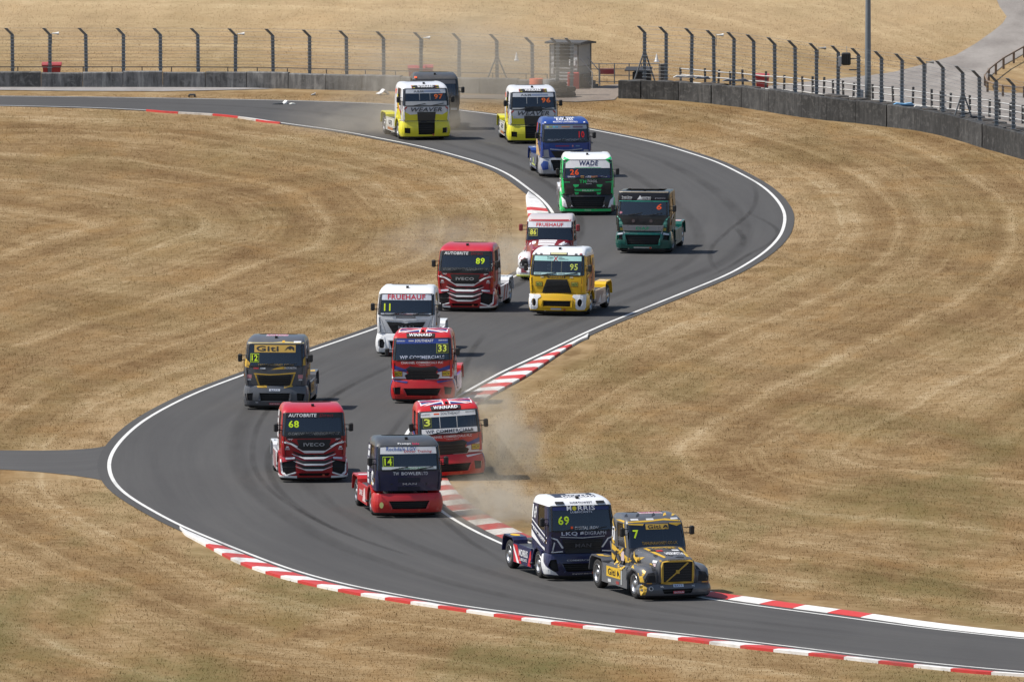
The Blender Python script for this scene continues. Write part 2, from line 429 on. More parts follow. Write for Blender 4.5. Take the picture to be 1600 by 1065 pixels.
# rubber laid down by tyres: long dark bands following the circuit
def rubber_material(op):
    m = bpy.data.materials.new('tyre_rubber_film'); m.use_nodes = True; nt = m.node_tree; nt.nodes.clear()
    out = nt.nodes.new('ShaderNodeOutputMaterial'); mx = nt.nodes.new('ShaderNodeMixShader'); tr = nt.nodes.new('ShaderNodeBsdfTransparent')
    d = nt.nodes.new('ShaderNodeBsdfDiffuse'); d.inputs[0].default_value = (0.022, 0.021, 0.021, 1)
    at = nt.nodes.new('ShaderNodeAttribute'); at.attribute_name = 'fade'
    n = ramp(nt, noise(nt, position(nt, (1, 0.15, 1)), 1.1, 4, 0.6), [(0.3, 0.25), (0.7, 1.0)])
    f = math_node(nt, 'MULTIPLY', math_node(nt, 'MULTIPLY', at.outputs['Fac'], n), op)
    nt.links.new(f, mx.inputs[0]); nt.links.new(tr.outputs[0], mx.inputs[1]); nt.links.new(d.outputs[0], mx.inputs[2]); nt.links.new(mx.outputs[0], out.inputs[0])
    return m
RUB = rubber_material(0.15); RUB2 = rubber_material(0.26)
def tyre_mark(px, width, mat, z):
    P = smooth_line(resample(catmull([G(*p, h=0) for p in px]), 0.8), 4); n = normals2(P); k = len(P)
    V = []; fd = []
    for i in range(k):
        e = min(1.0, 6 * i / k, 6 * (k - 1 - i) / k)
        for s, f in ((-1, 0), (-0.4, 1), (0.4, 1), (1, 0)):
            q = P[i] + n[i] * s * width / 2; V.append((q[0], q[1], z)); fd.append(f * e)
    F = [(i * 4 + c, i * 4 + c + 1, i * 4 + c + 5, i * 4 + c + 4) for i in range(k - 1) for c in range(3)]
    me = mesh('tyre_mark', V, F, mat); t = me.attributes.new('fade', 'FLOAT', 'POINT'); t.data.foreach_set('value', np.array(fd, np.float32))
    link('tyre_mark', me, track)
MK = [([(590, 530), (520, 556), (452, 590), (400, 630), (372, 680), (372, 720), (392, 760), (440, 800), (520, 848), (620, 885), (760, 925), (960, 960), (1200, 985), (1600, 1025)], 0.9, RUB),
      ([(680, 545), (610, 572), (530, 610), (470, 660), (455, 700), (470, 745), (520, 790), (600, 833), (720, 880), (860, 920), (1040, 955), (1300, 985), (1600, 1013)], 0.8, RUB),
      ([(640, 560), (575, 590), (500, 632), (430, 690), (420, 735), (450, 780), (520, 825), (640, 870)], 0.35, RUB2),
      ([(560, 560), (500, 585), (420, 640), (395, 700), (408, 750), (470, 800), (560, 842), (680, 880)], 0.3, RUB2),
      ([(900, 215), (1000, 240), (1090, 280), (1150, 330), (1165, 370), (1130, 410), (1060, 440), (960, 480), (860, 520), (760, 560)], 0.8, RUB),
      ([(860, 225), (960, 260), (1030, 300), (1085, 350), (1090, 390), (1050, 425), (960, 462), (850, 505), (740, 545)], 0.7, RUB),
      ([(1176, 285), (1182, 310), (1170, 335), (1140, 360), (1112, 388), (1113, 415), (1130, 428)], 0.3, RUB2),
      ([(1165, 330), (1215, 360), (1205, 380), (1170, 398), (1135, 420), (1090, 440)], 0.3, RUB2),
      ([(1148, 355), (1162, 372), (1160, 385), (1158, 388)], 0.35, RUB2),
      ([(760, 520), (740, 545), (715, 600), (690, 640)], 0.35, RUB2),
      ([(640, 640), (600, 700), (610, 740), (640, 770), (690, 810), (740, 850), (830, 900)], 0.35, RUB2),
      ([(0, 158), (200, 160), (420, 170), (600, 190), (740, 220), (850, 262), (905, 310), (925, 350)], 0.8, RUB),
      ([(660, 215), (780, 250), (860, 290), (900, 330), (905, 370), (870, 410), (790, 455), (690, 500)], 0.5, RUB2),
      ([(1180, 1000), (1215, 1006), (1240, 1012), (1262, 1018)], 0.3, RUB2)]
for i, (p, w, m_) in enumerate(MK): tyre_mark(p, w, m_, 0.0215 + 0.0003 * i)

# kerbs: raised blocks, each its own piece
def kerb(name, inner, outer, block, colours, label=None, rise=0.075, first=0.0):
    """inner / outer: pixel polylines on the asphalt side and the grass side"""
    I = smooth_line(resample(catmull([G(*p, h=0) for p in inner]), 0.5), 4); O = smooth_line(resample(catmull([G(*p, h=0) for p in outer]), 0.5), 4)
    n = max(4, int(np.linalg.norm(np.diff(I, axis=0), axis=1).sum() / block)); sub = 3
    I = resample(I, 0.2); O = resample(O, 0.2)
    ti = np.linspace(0, len(I) - 1, n * sub + 1); to = np.linspace(0, len(O) - 1, n * sub + 1)
    P = np.array([[np.interp(t, range(len(I)), I[:, c]) for c in (0, 1)] for t in ti]); Q = np.array([[np.interp(t, range(len(O)), O[:, c]) for c in (0, 1)] for t in to])
    nn = normals2(P); nn *= np.sign(np.mean(((Q - P) * nn).sum(1)))          # joints square to the kerb
    wd = np.array([np.linalg.norm(O - p, axis=1).min() for p in P]); wd = np.minimum(np.clip(smooth_line(np.c_[wd, wd], 3)[:, 0], 0.12, 2.4), np.median(wd) * 1.6); arc = np.r_[0, np.cumsum(np.linalg.norm(np.diff(P, axis=0), axis=1))]; wd = np.minimum(wd, 0.10 + 0.14 * np.minimum(arc, arc[-1] - arc)); Q = P + nn * wd[:, None]
    root = tag(empty(name, (P[0, 0], P[0, 1], 0)), kind='structure'); ox, oy = P[0]
    for b_ in range(n):
        V = []; g = 0.03
        for k in range(sub + 1):
            i = b_ * sub + k; p, q = P[i].copy(), Q[i].copy()
            if k == 0: p += (P[i + 1] - P[i]) * g; q += (Q[i + 1] - Q[i]) * g
            for t, z in ((0.0, 0.0), (0.0, 0.032), (0.35, 0.03 + rise * 0.5), (0.8, 0.03 + rise), (1.0, 0.03 + rise * 0.85), (1.0, -0.05)):
                V.append((p[0] * (1 - t) + q[0] * t - ox, p[1] * (1 - t) + q[1] * t - oy, z))
        F = [(k * 6 + c, k * 6 + c + 1, k * 6 + c + 7, k * 6 + c + 6) for k in range(sub) for c in range(5)] + [tuple(range(6)), tuple(sub * 6 + c for c in range(5, -1, -1))]
        obj('kerb_block', V, F, colours(b_, n), root)
    return root
rw = lambda lead, tail: (lambda b_, n: KERB_W if b_ < lead or b_ >= n - tail else (KERB_R if (b_ - lead) % 2 == 0 else KERB_W))
kerb('kerb', [(285, 826), (343, 851), (406, 876), (452, 893), (515, 911), (578, 925), (640, 936), (712, 949), (825, 964), (938, 979), (1050, 992), (1200, 1009), (1350, 1028), (1475, 1042), (1600, 1053), (1760, 1066)],
     [(279, 831), (324, 855), (371, 880), (421, 898), (477, 913), (571, 932), (638, 943), (727, 956), (799, 967), (866, 976), (975, 989), (1069, 1001), (1162, 1013), (1216, 1019), (1294, 1027), (1381, 1037), (1462, 1046), (1553, 1055), (1600, 1060), (1760, 1073)], 1.55, rw(4, 0))
kerb('kerb', [(916, 524), (861, 551), (818, 571), (783, 588), (747, 608), (722, 622), (692, 641), (664, 660), (648, 675), (642, 692), (644, 715), (656, 744), (680, 776), (722, 809), (792, 845), (878, 878), (965, 903), (1052, 922), (1131, 936), (1194, 945), (1256, 953), (1334, 963), (1400, 973), (1475, 983), (1600, 996), (1760, 1011)],
     [(915, 529), (886, 546), (868, 558), (851, 570), (833, 582), (817, 592), (797, 603), (775, 615), (750, 630), (722, 648), (700, 664), (690, 680), (686, 700), (692, 730), (708, 765), (750, 800), (800, 828), (880, 862), (965, 890), (1050, 913), (1112, 928), (1181, 937), (1247, 947), (1319, 956), (1394, 967), (1475, 978), (1600, 992), (1760, 1008)], 1.75, lambda b_, n: {True: {KERB_W: KERB_WD, KERB_R: KERB_RD}, False: {KERB_W: KERB_W, KERB_R: KERB_R}}[n * 0.22 < b_ < n * 0.80][rw(3, 7)(b_, n)])
kerb('kerb', [(829, 302), (845, 315), (857, 333), (862, 352), (858, 375), (844, 397), (822, 416)], [(821, 302), (822, 317), (824, 333), (828, 352), (826, 375), (818, 392), (808, 407)], 1.9, rw(5, 1))
kerb('kerb', [(230, 174), (275, 177), (325, 179), (375, 183.5), (402, 188.5), (440, 194)], [(230, 174.6), (275, 178), (325, 180.4), (375, 185.2), (400, 189.8), (436, 194.9)], 2.2, lambda b_, n: KERB_R if b_ in (n // 2 - 2, n // 2, n // 2 + 2) else KERB_WD)

# access road that leaves the circuit on the left
ar = [(-160, 704, 731), (0, 703.5, 733), (60, 704, 737), (110, 703, 742), (150, 700, 748), (185, 692, 757), (230, 690, 770)]
P = np.array([G(x, y0, h=0)[:2] for x, y0, _ in ar]); Q = np.array([G(x, y1, h=0)[:2] for x, _, y1 in ar])
tt = np.linspace(0, 1, 40)
lin = lambda M: np.c_[np.interp(tt, np.linspace(0, 1, len(M)), M[:, 0]), np.interp(tt, np.linspace(0, 1, len(M)), M[:, 1])]
tag(ribbon('access_road', smooth_line(lin(P), 3), smooth_line(lin(Q), 3), 5, 0.012, asphalt_material(1.15)), kind='structure')
# ================================================================ RACING TRUCKS
NAVY = (0.010, 0.013, 0.060); RED = (0.34, 0.006, 0.014); SCARLET = (0.48, 0.012, 0.013); WHT = (0.74, 0.75, 0.77); BLK = (0.012, 0.012, 0.014)
GRY = (0.085, 0.090, 0.102); SIL = (0.50, 0.51, 0.53); GOLD = (0.62, 0.36, 0.035); YEL = (0.74, 0.44, 0.012); NEON = (0.62, 0.86, 0.02); ORNG = (0.85, 0.10, 0.015)
GREEN = (0.014, 0.58, 0.16); TEAL = (0.003, 0.085, 0.070); BLUE = (0.012, 0.050, 0.25); ROYAL = (0.02, 0.04, 0.30); LIME = (0.66, 0.62, 0.03); MAROON = (0.22, 0.012, 0.022); AQUA = (0.42, 0.72, 0.70)
TRIM = plain((0.014, 0.014, 0.015), 0.55, 0, 'black_trim'); TYRE = plain((0.018, 0.017, 0.017), 0.85, 0, 'tyre_rubber', 0.3); STEEL = plain((0.10, 0.10, 0.105), 0.5, 0.6, 'chassis_steel')
RIM = plain((0.48, 0.48, 0.49), 0.32, 0.9, 'alloy'); INTERIOR = plain((0.030, 0.030, 0.032), 0.8, 0, 'cab_lining'); GLASS = glass_mat(); NET_INFILL = plain((0.010, 0.010, 0.011), 0.7, 0, 'dark_infill')
CAGE = plain((0.09, 0.09, 0.095), 0.5, 0, 'cage_paint'); LAMP = plain((0.55, 0.57, 0.60), 0.15, 0.3, 'lamp_lens')

TEXT = {}
def text2d(s, shear, bold):
    bold = min(bold, 0.022); k = (s, shear, bold)
    if k in TEXT: return TEXT[k]
    cu = bpy.data.curves.new('lettering', 'FONT'); cu.body = s; cu.size = 1.0; cu.shear = shear; cu.offset = bold; cu.space_character = 1.08; cu.resolution_u = 2; cu.fill_mode = 'FRONT'; cu.dimensions = '2D'
    o = bpy.data.objects.new('lettering', cu); me = o.to_mesh()
    V = np.array([v.co[:2] for v in me.vertices]); F = [tuple(p.vertices) for p in me.polygons]
    o.to_mesh_clear(); bpy.data.objects.remove(o); bpy.data.curves.remove(cu)
    lo, hi = V.min(0), V.max(0); V = (V - 0.5 * (lo + hi)) / (hi - lo)
    TEXT[k] = (V, F); return TEXT[k]

def refine(loops, step):
    """triangulate an outline (with holes) and cut it on a grid so that it can follow a curved surface"""
    bm = bmesh.new(); L3 = [[Vector((p[0], p[1], 0)) for p in l] for l in loops]; flat = [p for l in L3 for p in l]
    vs_ = [bm.verts.new(p) for p in flat]
    for t in tessellate_polygon(L3):
        try: bm.faces.new([vs_[i] for i in t])
        except ValueError: pass
    lo = [min(p[i] for p in flat) for i in (0, 1)]; hi = [max(p[i] for p in flat) for i in (0, 1)]
    for ax in (0, 1):
        n = int((hi[ax] - lo[ax]) / step)
        for k in range(1, n + 1):
            co = [0, 0, 0]; no = [0, 0, 0]; co[ax] = lo[ax] + (hi[ax] - lo[ax]) * k / (n + 1); no[ax] = 1
            bmesh.ops.bisect_plane(bm, geom=bm.verts[:] + bm.edges[:] + bm.faces[:], plane_co=co, plane_no=no, dist=1e-5)
    bmesh.ops.remove_doubles(bm, verts=bm.verts[:], dist=1e-5)
    bm.verts.index_update(); V = np.array([v.co[:2] for v in bm.verts]); F = [tuple(v.index for v in f.verts) for f in bm.faces]
    bm.free(); return V, F

def boundary(F):
    E = {}
    for f in F:
        for i in range(len(f)):
            a, b = f[i], f[(i + 1) % len(f)]
            if (b, a) in E: del E[(b, a)]
            else: E[(a, b)] = 1
    return list(E)

def wheel_meshes(rim_mat):
    if ('wheel', rim_mat.name) in MATS: return MATS[('wheel', rim_mat.name)]
    t = MB().lathe([(0.27, -0.15), (0.39, -0.162), (0.455, -0.14), (0.485, -0.10), (0.487, -0.03), (0.478, -0.028), (0.478, -0.015), (0.488, -0.012), (0.488, 0.012), (0.478, 0.015), (0.478, 0.028), (0.487, 0.03), (0.485, 0.10), (0.455, 0.14), (0.39, 0.162), (0.27, 0.15)], axis='x', n=36, caps=False)
    r = MB().lathe([(0.325, 0.140), (0.318, 0.160), (0.300, 0.162), (0.285, 0.130), (0.25, 0.105), (0.17, 0.095), (0.14, 0.11), (0.125, 0.145), (0.10, 0.165), (0.001, 0.17)], axis='x', n=30)
    for k in range(10):
        a = 2 * math.pi * k / 10; r.lathe([(0.02, 0.0), (0.018, 0.045), (0.001, 0.05)], c=(0.09, 0.2 * math.cos(a), 0.2 * math.sin(a)), axis='x', n=6)
    MATS[('wheel', rim_mat.name)] = (t.mesh('wheel', TYRE, True), r.mesh('rim', rim_mat, True)); return MATS[('wheel', rim_mat.name)]

SHARED = {}
def shared(key, fn):
    if key not in SHARED: SHARED[key] = fn()
    return SHARED[key]

CAB_A = [(0.95, .14, 1.165, 2.10, .17), (1.30, .10, 1.18, 2.10, .17), (1.68, .12, 1.18, 2.10, .17), (2.10, .22, 1.16, 2.10, .17), (2.50, .34, 1.125, 2.10, .17),
         (2.56, .39, 1.11, 2.10, .19), (2.62, .47, 1.085, 2.09, .21), (2.68, .62, 1.055, 2.07, .24), (2.73, .85, 1.01, 2.03, .26), (2.765, 1.12, .95, 1.97, .26), (2.78, 1.40, .78, 1.85, .2)]
CAB_BOX = [(0.95, .14, 1.165, 2.10, .17), (1.30, .08, 1.18, 2.10, .17), (1.68, .12, 1.18, 2.10, .17), (2.05, .20, 1.17, 2.10, .17), (2.34, .26, 1.155, 2.10, .16),
           (2.40, .25, 1.15, 2.10, .16), (2.60, .27, 1.14, 2.10, .16), (2.685, .29, 1.13, 2.10, .15), (2.715, .34, 1.10, 2.07, .15), (2.725, .42, 1.04, 2.0, .15), (2.73, .6, .9, 1.9, .15)]
CAB_BON = [(0.95, 2.02, 1.02, 3.75, .10), (1.25, 2.00, 1.03, 3.75, .10), (1.58, 2.00, 1.03, 3.75, .12), (2.0, 2.13, 1.02, 3.75, .15), (2.36, 2.28, 1.00, 3.75, .16),
           (2.42, 2.33, 0.99, 3.75, .18), (2.49, 2.42, .97, 3.74, .2), (2.55, 2.56, .945, 3.72, .22), (2.60, 2.80, .91, 3.68, .24), (2.63, 3.05, .86, 3.62, .24), (2.64, 3.2, .72, 3.5, .2)]

class Truck:
    def __init__(s, px, py, yaw, label, roll=0.0, pitch=0.0, group='racing trucks on the circuit'):
        g = G(px, py, h=0.02); s.root = empty('race_truck', (g.x, g.y, 0.021), R(yaw)); s.root.rotation_euler = (R(pitch), R(roll), R(yaw))
        tag(s.root, label, 'truck', group); s.sv = []; s.sf = []; s.bvh = None
    # -- shell bookkeeping
    def shell(s, V, F):
        n = len(s.sv); s.sv += [Vector(v) for v in V]; s.sf += [tuple(i + n for i in f) for f in F]; s.bvh = None
    def solid(s, name, mb, mat, parent=None, smooth=False, shell=True):
        if shell: s.shell(mb.V, mb.F)
        return mb.build(name, mat, parent or s.root, smooth)
    # -- stamping shapes on the body
    def project(s, V2, d, off):
        if s.bvh is None: s.bvh = BVHTree.FromPolygons(s.sv, s.sf)
        hits = []
        for u, v in V2:
            o, dr = {'F': ((u, -4, v), (0, 1, 0)), 'L': ((-4, -u, v), (1, 0, 0)), 'R': ((4, u, v), (-1, 0, 0)), 'T': ((u, v, 6), (0, 0, -1))}[d]
            o = Vector(o); dr = Vector(dr); p, n, i, t = s.bvh.ray_cast(o, dr)
            if p is not None and n.dot(dr) > 0: n = -n
            hits.append([o, dr, n, t if p is not None else None])
        ts = [h[3] for h in hits if h[3] is not None]; med = float(np.median(ts)) if ts else 4.0
        lo_t = min(ts) if ts else 4.0; good = [k for k, h in enumerate(hits) if h[3] is not None and h[3] < (min(med, lo_t + 0.5) + 0.35 if d == 'F' else 99)]
        W = np.array(V2)
        for k, h in enumerate(hits):            # a ray that slipped through an opening takes the depth of its neighbour
            if good and k not in set(good):
                q = good[int(np.argmin(((W[good] - W[k]) ** 2).sum(1)))]; h[3] = hits[q][3]; h[2] = hits[q][2]
            if h[3] is None: h[3] = med; h[2] = -h[1]
        return [h[0] + h[1] * h[3] + (h[2] * 0.6 - h[1] * 0.4).normalized() * off for h in hits]
    def stamp(s, name, V2, F, mat, d='F', layer=1, thick=0.0, parent=None):
        off = 0.005 + 0.004 * layer
        top = s.project(V2, d, off + thick); V = list(top); F = list(F)
        if d in 'LRT':                          # do not bridge steps between panels
            ax = 2 if d == 'T' else 0; F = [f for f in F if max(top[i][ax] for i in f) - min(top[i][ax] for i in f) < 0.16] or F[:1]
        if thick > 0:
            n = len(V); V += s.project(V2, d, -0.004); F += [(a, n + a, n + b, b) for a, b in boundary(F)]
        return obj(name, V, F, mat, parent or s.root)
    def poly(s, name, pts, mat, layer=1, thick=0.0, d='F', step=0.16, holes=(), sym=False, parent=None):
        out = []
        for m in ((1, -1) if sym else (1,)):
            V, F = refine([[(p[0] * m, p[1]) for p in l] for l in [pts, *holes]], step); out.append(s.stamp(name, V, F, mat, d, layer, thick, parent))
        return out[0]
    def rect(s, name, x0, x1, z0, z1, mat, layer=1, thick=0.0, d='F', sym=False, parent=None, skew=0.0):
        return s.poly(name, [(x0, z0), (x1, z0), (x1 + skew, z1), (x0 + skew, z1)], mat, layer, thick, d, 0.1 if thick > 0 else 0.2, (), sym, parent)
    def text(s, t, cx, cz, w, h, rgb, layer=3, shear=0.0, bold=0.015, d='F', rot=0.0, tilt=0.0):
        if layer >= 6: layer += 5
        V, F = text2d(t, shear, bold); V = V * np.array([w, h]); c, sn = math.cos(rot), math.sin(rot)
        V = np.c_[V[:, 0] * c - V[:, 1] * sn, V[:, 0] * sn + V[:, 1] * c] + np.array([cx, cz])
        return s.stamp('lettering', V, F, decal(rgb), d, layer)
    # -- cab
    def cab(s, prof, body, roof, wsb, wst, fr=(0, .2, .40, .84, 1), side_glass=True, net=False):
        K = 5; NF = 9; s.prof = prof
        def ring(lv, ins):
            z, F_, hw, rear, rc = lv; hw -= ins; F_ += ins; rear -= ins; bow = 0.05; cs = F_ + bow + rc; w = hw - rc
            left = [(-hw, rear + (cs - rear) * f, z) for f in fr] + [(-w - rc * math.cos(a), cs - rc * math.sin(a), z) for a in [math.pi / 2 * k / K for k in range(1, K + 1)]]
            front = [(x * w, F_ + bow * x * x, z) for x in np.linspace(-1, 1, NF)[1:-1]]
            return left + front + [(-p[0], p[1], p[2]) for p in left[::-1]]
        nl = len(fr) + K; n = 2 * nl + NF - 2
        wa, wb = len(fr) + 1, n - len(fr) - 2          # windscreen columns
        lw = (fr.index(.40), fr.index(.84)) if side_glass else (99, 99)
        zs = [l[0] for l in prof]; ib, it = zs.index(wsb), zs.index(wst)
        def faces(k0, k1, kind):
            F = []
            for k in range(k0, k1):
                for i in range(n):
                    j = (i + 1) % n; q = (k * n + i, k * n + j, (k + 1) * n + j, (k + 1) * n + i); inb = ib <= k < it
                    fw = inb and wa <= i < wb
                    sl = inb and lw[0] <= i < lw[1]; sr = inb and lw[0] <= (n - 1 - j) < lw[1] and i > n // 2
                    what = 'w' if fw else 'l' if sl else 'r' if sr else 'b'
                    if kind == 'all' or kind == what: F.append(q)
            return F
        def part(name, k0, k1, kind, ins, mat, parent=None, cap=False, smooth=True):
            V = [p for l in prof for p in ring(l, ins)]; F = faces(k0, k1, kind)
            if cap: F.append(tuple((len(prof) - 1) * n + i for i in range(n)))
            used = sorted({i for f in F for i in f}); ix = {q: k for k, q in enumerate(used)}
            return obj(name, [V[i] for i in used], [tuple(ix[i] for i in f) for f in F], mat, parent or s.root, smooth)
        top = len(prof) - 1
        s.cabo = part('cab', 0, it, 'b', 0.0, body); s.roof = part('roof', it, top, 'b', 0.0, roof, None, True)
        for o in (s.cabo, s.roof): o.data.polygons.foreach_set('use_smooth', [True] * len(o.data.polygons))
        part('interior_lining', 0, top, 'b', 0.045, INTERIOR, s.cabo, True, False)
        s.ws = part('windscreen', ib, it, 'w', 0.010, GLASS, None)
        if side_glass:
            for kd in 'lr': part('side_window', ib, it, kd, 0.012, NET_INFILL if net else GLASS, s.cabo)
        V = [p for l in prof for p in ring(l, 0)]; s.shell(V, faces(0, top, 'all') + [tuple(top * n + i for i in range(n))])
        s.wsb, s.wst = wsb, wst; s.y0 = prof[0][1]; f0 = np.interp(wsb, zs, [l[1] for l in prof]); y = float(f0)
        # inside: dashboard, seat, wheel, cage
        def inner():
            d = MB().prism([(0.26, 1.45), (0.30, 1.63), (0.46, 1.66), (0.66, 1.56), (0.6, 1.3)], 'x', -0.98, 0.98)
            seat = MB().box(0.28, 0.78, 0.85, 1.35, 1.05, 1.2, 0.04).box(0.30, 0.76, 1.28, 1.45, 1.15, 2.02, 0.05)
            cg = MB()
            for x in (-0.92, 0.92): cg.tube([(x, 1.55, 1.0), (x, 1.55, 2.3), (x * 0.98, 1.45, 2.45), (x * 0.98, 0.60, 2.42), (x, 0.30, 1.72)], 0.024)
            cg.tube([(-0.92, 1.55, 1.2), (0.92, 1.55, 2.3)], 0.022).tube([(0.92, 1.55, 1.2), (-0.92, 1.55, 2.3)], 0.022).tube([(-0.92, 1.45, 2.45), (0.92, 1.45, 2.45)], 0.024)
            for x in (-0.3, 0.3): cg.tube([(x, 0.62, 2.42), (x, 0.36, 1.72)], 0.02)
            sw = MB()
            pts = [(0.53 + 0.2 * math.cos(a), 0.68 - 0.05 * math.sin(a), 1.76 + 0.2 * math.sin(a)) for a in np.linspace(0, 2 * math.pi, 17)]
            sw.tube(pts, 0.018, 6, False).tube([(0.33, 0.68, 1.76), (0.73, 0.68, 1.76)], 0.015, 6).tube([(0.53, 0.68, 1.76), (0.53, 0.5, 1.6)], 0.025, 6)
            return d.mesh('dashboard', INTERIOR), seat.mesh('seat', plain((0.05, 0.05, 0.055), 0.8)), cg.mesh('roll_cage', CAGE, True), sw.mesh('steering_wheel', TRIM, True)
        for me_ in shared('inner', inner):
            o = link(me_.name.split('.')[0], me_, s.cabo); o.location = (0, y - 0.12, wsb - 1.68)
    # -- running gear
    def running(s, rim=None, axles=(1.40, 4.80), hw=1.0, rear_mat=None, skirt=None, arch=None, deck=None, L=5.55, fender_top=1.12, skirt_z=(0.27, 0.92)):
        tw, rw_ = wheel_meshes(rim or RIM)
        for ax in axles:
            for sd in (-1, 1):
                w = link('wheel', tw, s.root); w.location = (sd * hw, ax, 0.489); w.rotation_euler = (0, 0, 0 if sd > 0 else math.pi)
                r = link('rim', rw_, w)
        f, a = axles[0], axles[1]
        fr = MB().box(-0.46, -0.36, 0.5, L - 0.1, 0.55, 0.80).box(0.36, 0.46, 0.5, L - 0.1, 0.55, 0.80)
        for y in (0.6, 2.2, 3.4, L - 0.3): fr.box(-0.36, 0.36, y, y + 0.1, 0.58, 0.77)
        s.solid('chassis_frame', fr, STEEL)
        for ax in axles: s.solid('axle', MB().tube([(-hw + 0.1, ax, 0.489), (hw - 0.1, ax, 0.489)], 0.07, 10), STEEL, shell=False)
        s.solid('fifth_wheel', MB().box(-0.42, 0.42, a - 0.45, a + 0.45, 0.86, 0.98, 0.03).box(-0.3, 0.3, a - 0.2, a + 0.2, 0.80, 0.87), STEEL)
        s.solid('engine_cover', MB().box(-0.55, 0.55, 2.15, 3.1, 0.75, 1.30, 0.06), TRIM)
        s.solid('rear_crossmember', MB().box(-0.95, 0.95, L - 0.12, L, 0.55, 0.75, 0.02), STEEL)
        rm = rear_mat or TRIM
        for sd in (-1, 1):
            x0, x1 = sorted((sd * 0.70, sd * 1.20)); t = fender_top
            outer = [(a - 0.78, 0.62), (a - 0.66, t - 0.10), (a - 0.52, t), (a + 0.42, t + 0.02), (a + 0.60, t - 0.10), (a + 0.72, 0.60)]
            inn = [(y + (a - y) * 0.05, z - 0.045) for y, z in outer]
            s.solid('rear_mudguard', MB().prism(outer + inn[::-1], 'x', x0, x1), rm)
            xo, xi = sd * 1.20, sd * 1.135
            sk = [(f + 0.62, skirt_z[0]), (a - 0.60, skirt_z[0] + 0.02), (a - 0.62, skirt_z[1]), (f + 0.72, skirt_z[1]), (f + 0.60, 0.62)]
            s.solid('side_skirt', MB().prism(sk, 'x', *sorted((xo, xi))), skirt or TRIM)
            s.solid('side_tank', MB().box(*sorted((sd * 0.62, sd * 1.11)), f + 0.75, a - 0.72, 0.36, skirt_z[1] - 0.02, 0.06), STEEL)
            ring = [(f + 0.60 * math.cos(q), 0.47 + 0.60 * math.sin(q)) for q in np.linspace(R(12), R(168), 12)]; rin = [(f + 0.535 * math.cos(q), 0.47 + 0.535 * math.sin(q)) for q in np.linspace(R(168), R(12), 12)]
            if arch: s.solid('wheel_arch', MB().prism(ring + rin, 'x', *sorted((sd * 0.80, sd * 1.215))), arch)
        s.solid('deck_plate', MB().box(-0.70, 0.70, a - 1.5, a - 0.5, 0.82, 0.86), STEEL)
    def bumper(s, mat, z0=0.18, z1=0.93, holes=(), bars=3, hw=1.225, back=0.80, recess=0.10, y0=0.045, lip=None, thick=0.05, front=True):
        """wrap-round bumper: outline in (arc length, height), openings cut through"""
        w, rc, bow = hw - 0.30, 0.30, 0.10
        pts = [(x, y0 + bow * (x / w) ** 2) for x in np.linspace(0, w, 12)] + [(w + rc * math.sin(a), y0 + bow + rc * (1 - math.cos(a))) for a in np.linspace(0, math.pi / 2, 8)[1:]] + [(hw, back)]
        pts = np.array(pts); sl = np.r_[0, np.cumsum(np.linalg.norm(np.diff(pts, axis=0), axis=1))]; U = sl[-1]
        def M(u, z, off):
            a = min(abs(u), U - 2e-3); x = np.interp(a, sl, pts[:, 0]); y = np.interp(a, sl, pts[:, 1]); e = 1e-3
            x2, y2 = np.interp(min(U, a + e), sl, pts[:, 0]), np.interp(min(U, a + e), sl, pts[:, 1]); x1, y1 = np.interp(max(0, a - e), sl, pts[:, 0]), np.interp(max(0, a - e), sl, pts[:, 1])
            tx, ty = x2 - x1, y2 - y1; l = math.hypot(tx, ty); nx_, ny_ = ty / l, -tx / l
            t = (z - z0) / (z1 - z0); off = off + 0.085 * math.sin(math.pi * min(1, max(0, 0.12 + t * 0.88))) ** 0.8 - 0.05 - 0.05 * max(0, 0.3 - t)
            return (math.copysign(x + nx_ * off, u), y + ny_ * off, z)
        def wrap(V2, F, off, th):
            V = [M(u, z, off) for u, z in V2]; F = list(F); n = len(V); V += [M(u, z, off - th) for u, z in V2]
            return V, F + [(a, n + a, n + b, b) for a, b in boundary(F)]
        out = [(-U, z0 + 0.06), (-U + 0.35, z0), (U - 0.35, z0), (U, z0 + 0.06), (U, z1 - 0.06), (U - 0.1, z1), (-U + 0.1, z1), (-U, z1 - 0.06)]
        V2, F = refine([out, *holes], 0.11); V, F = wrap(V2, F, 0, thick); s.bump = obj('bumper', V, F, mat, s.root); s.shell(V, F)
        for h in holes:
            c = np.mean(h, axis=0); big = [(c[0] + (p[0] - c[0]) * 1.08, c[1] + (p[1] - c[1]) * 1.15) for p in h]
            V2, F = refine([big], 0.12); V = [M(u, z, -recess) for u, z in V2]; obj('dark_infill', V, F, NET_INFILL, s.bump)  # dark sheet behind the opening, its colour standing in for deep shade
            zl, zh = min(p[1] for p in h), max(p[1] for p in h); xl, xh = min(p[0] for p in h), max(p[0] for p in h)
            if xh - xl > 0.6 and bars:
                for k in range(bars):
                    z = zl + (zh - zl) * (k + 1) / (bars + 1); V2, F = refine([[(xl, z - 0.012), (xh, z - 0.012), (xh, z + 0.012), (xl, z + 0.012)]], 0.2)
                    V, F = wrap(V2, F, -0.05, 0.03); obj('grille_bar', V, F, TRIM, s.bump)
        s.M = M; return s.bump
    def on_bumper(s, name, pts, mat, off=0.012, th=0.02, sym=False):
        for m in ((1, -1) if sym else (1,)):
            V2, F = refine([[(p[0] * m, p[1]) for p in pts]], 0.1); V = [s.M(u, z, off) for u, z in V2]; n = len(V); F = list(F); V += [s.M(u, z, off - th) for u, z in V2]
            F += [(a, n + a, n + b, b) for a, b in boundary(F)]; obj(name, V, F, mat, s.bump); s.shell(V, F)
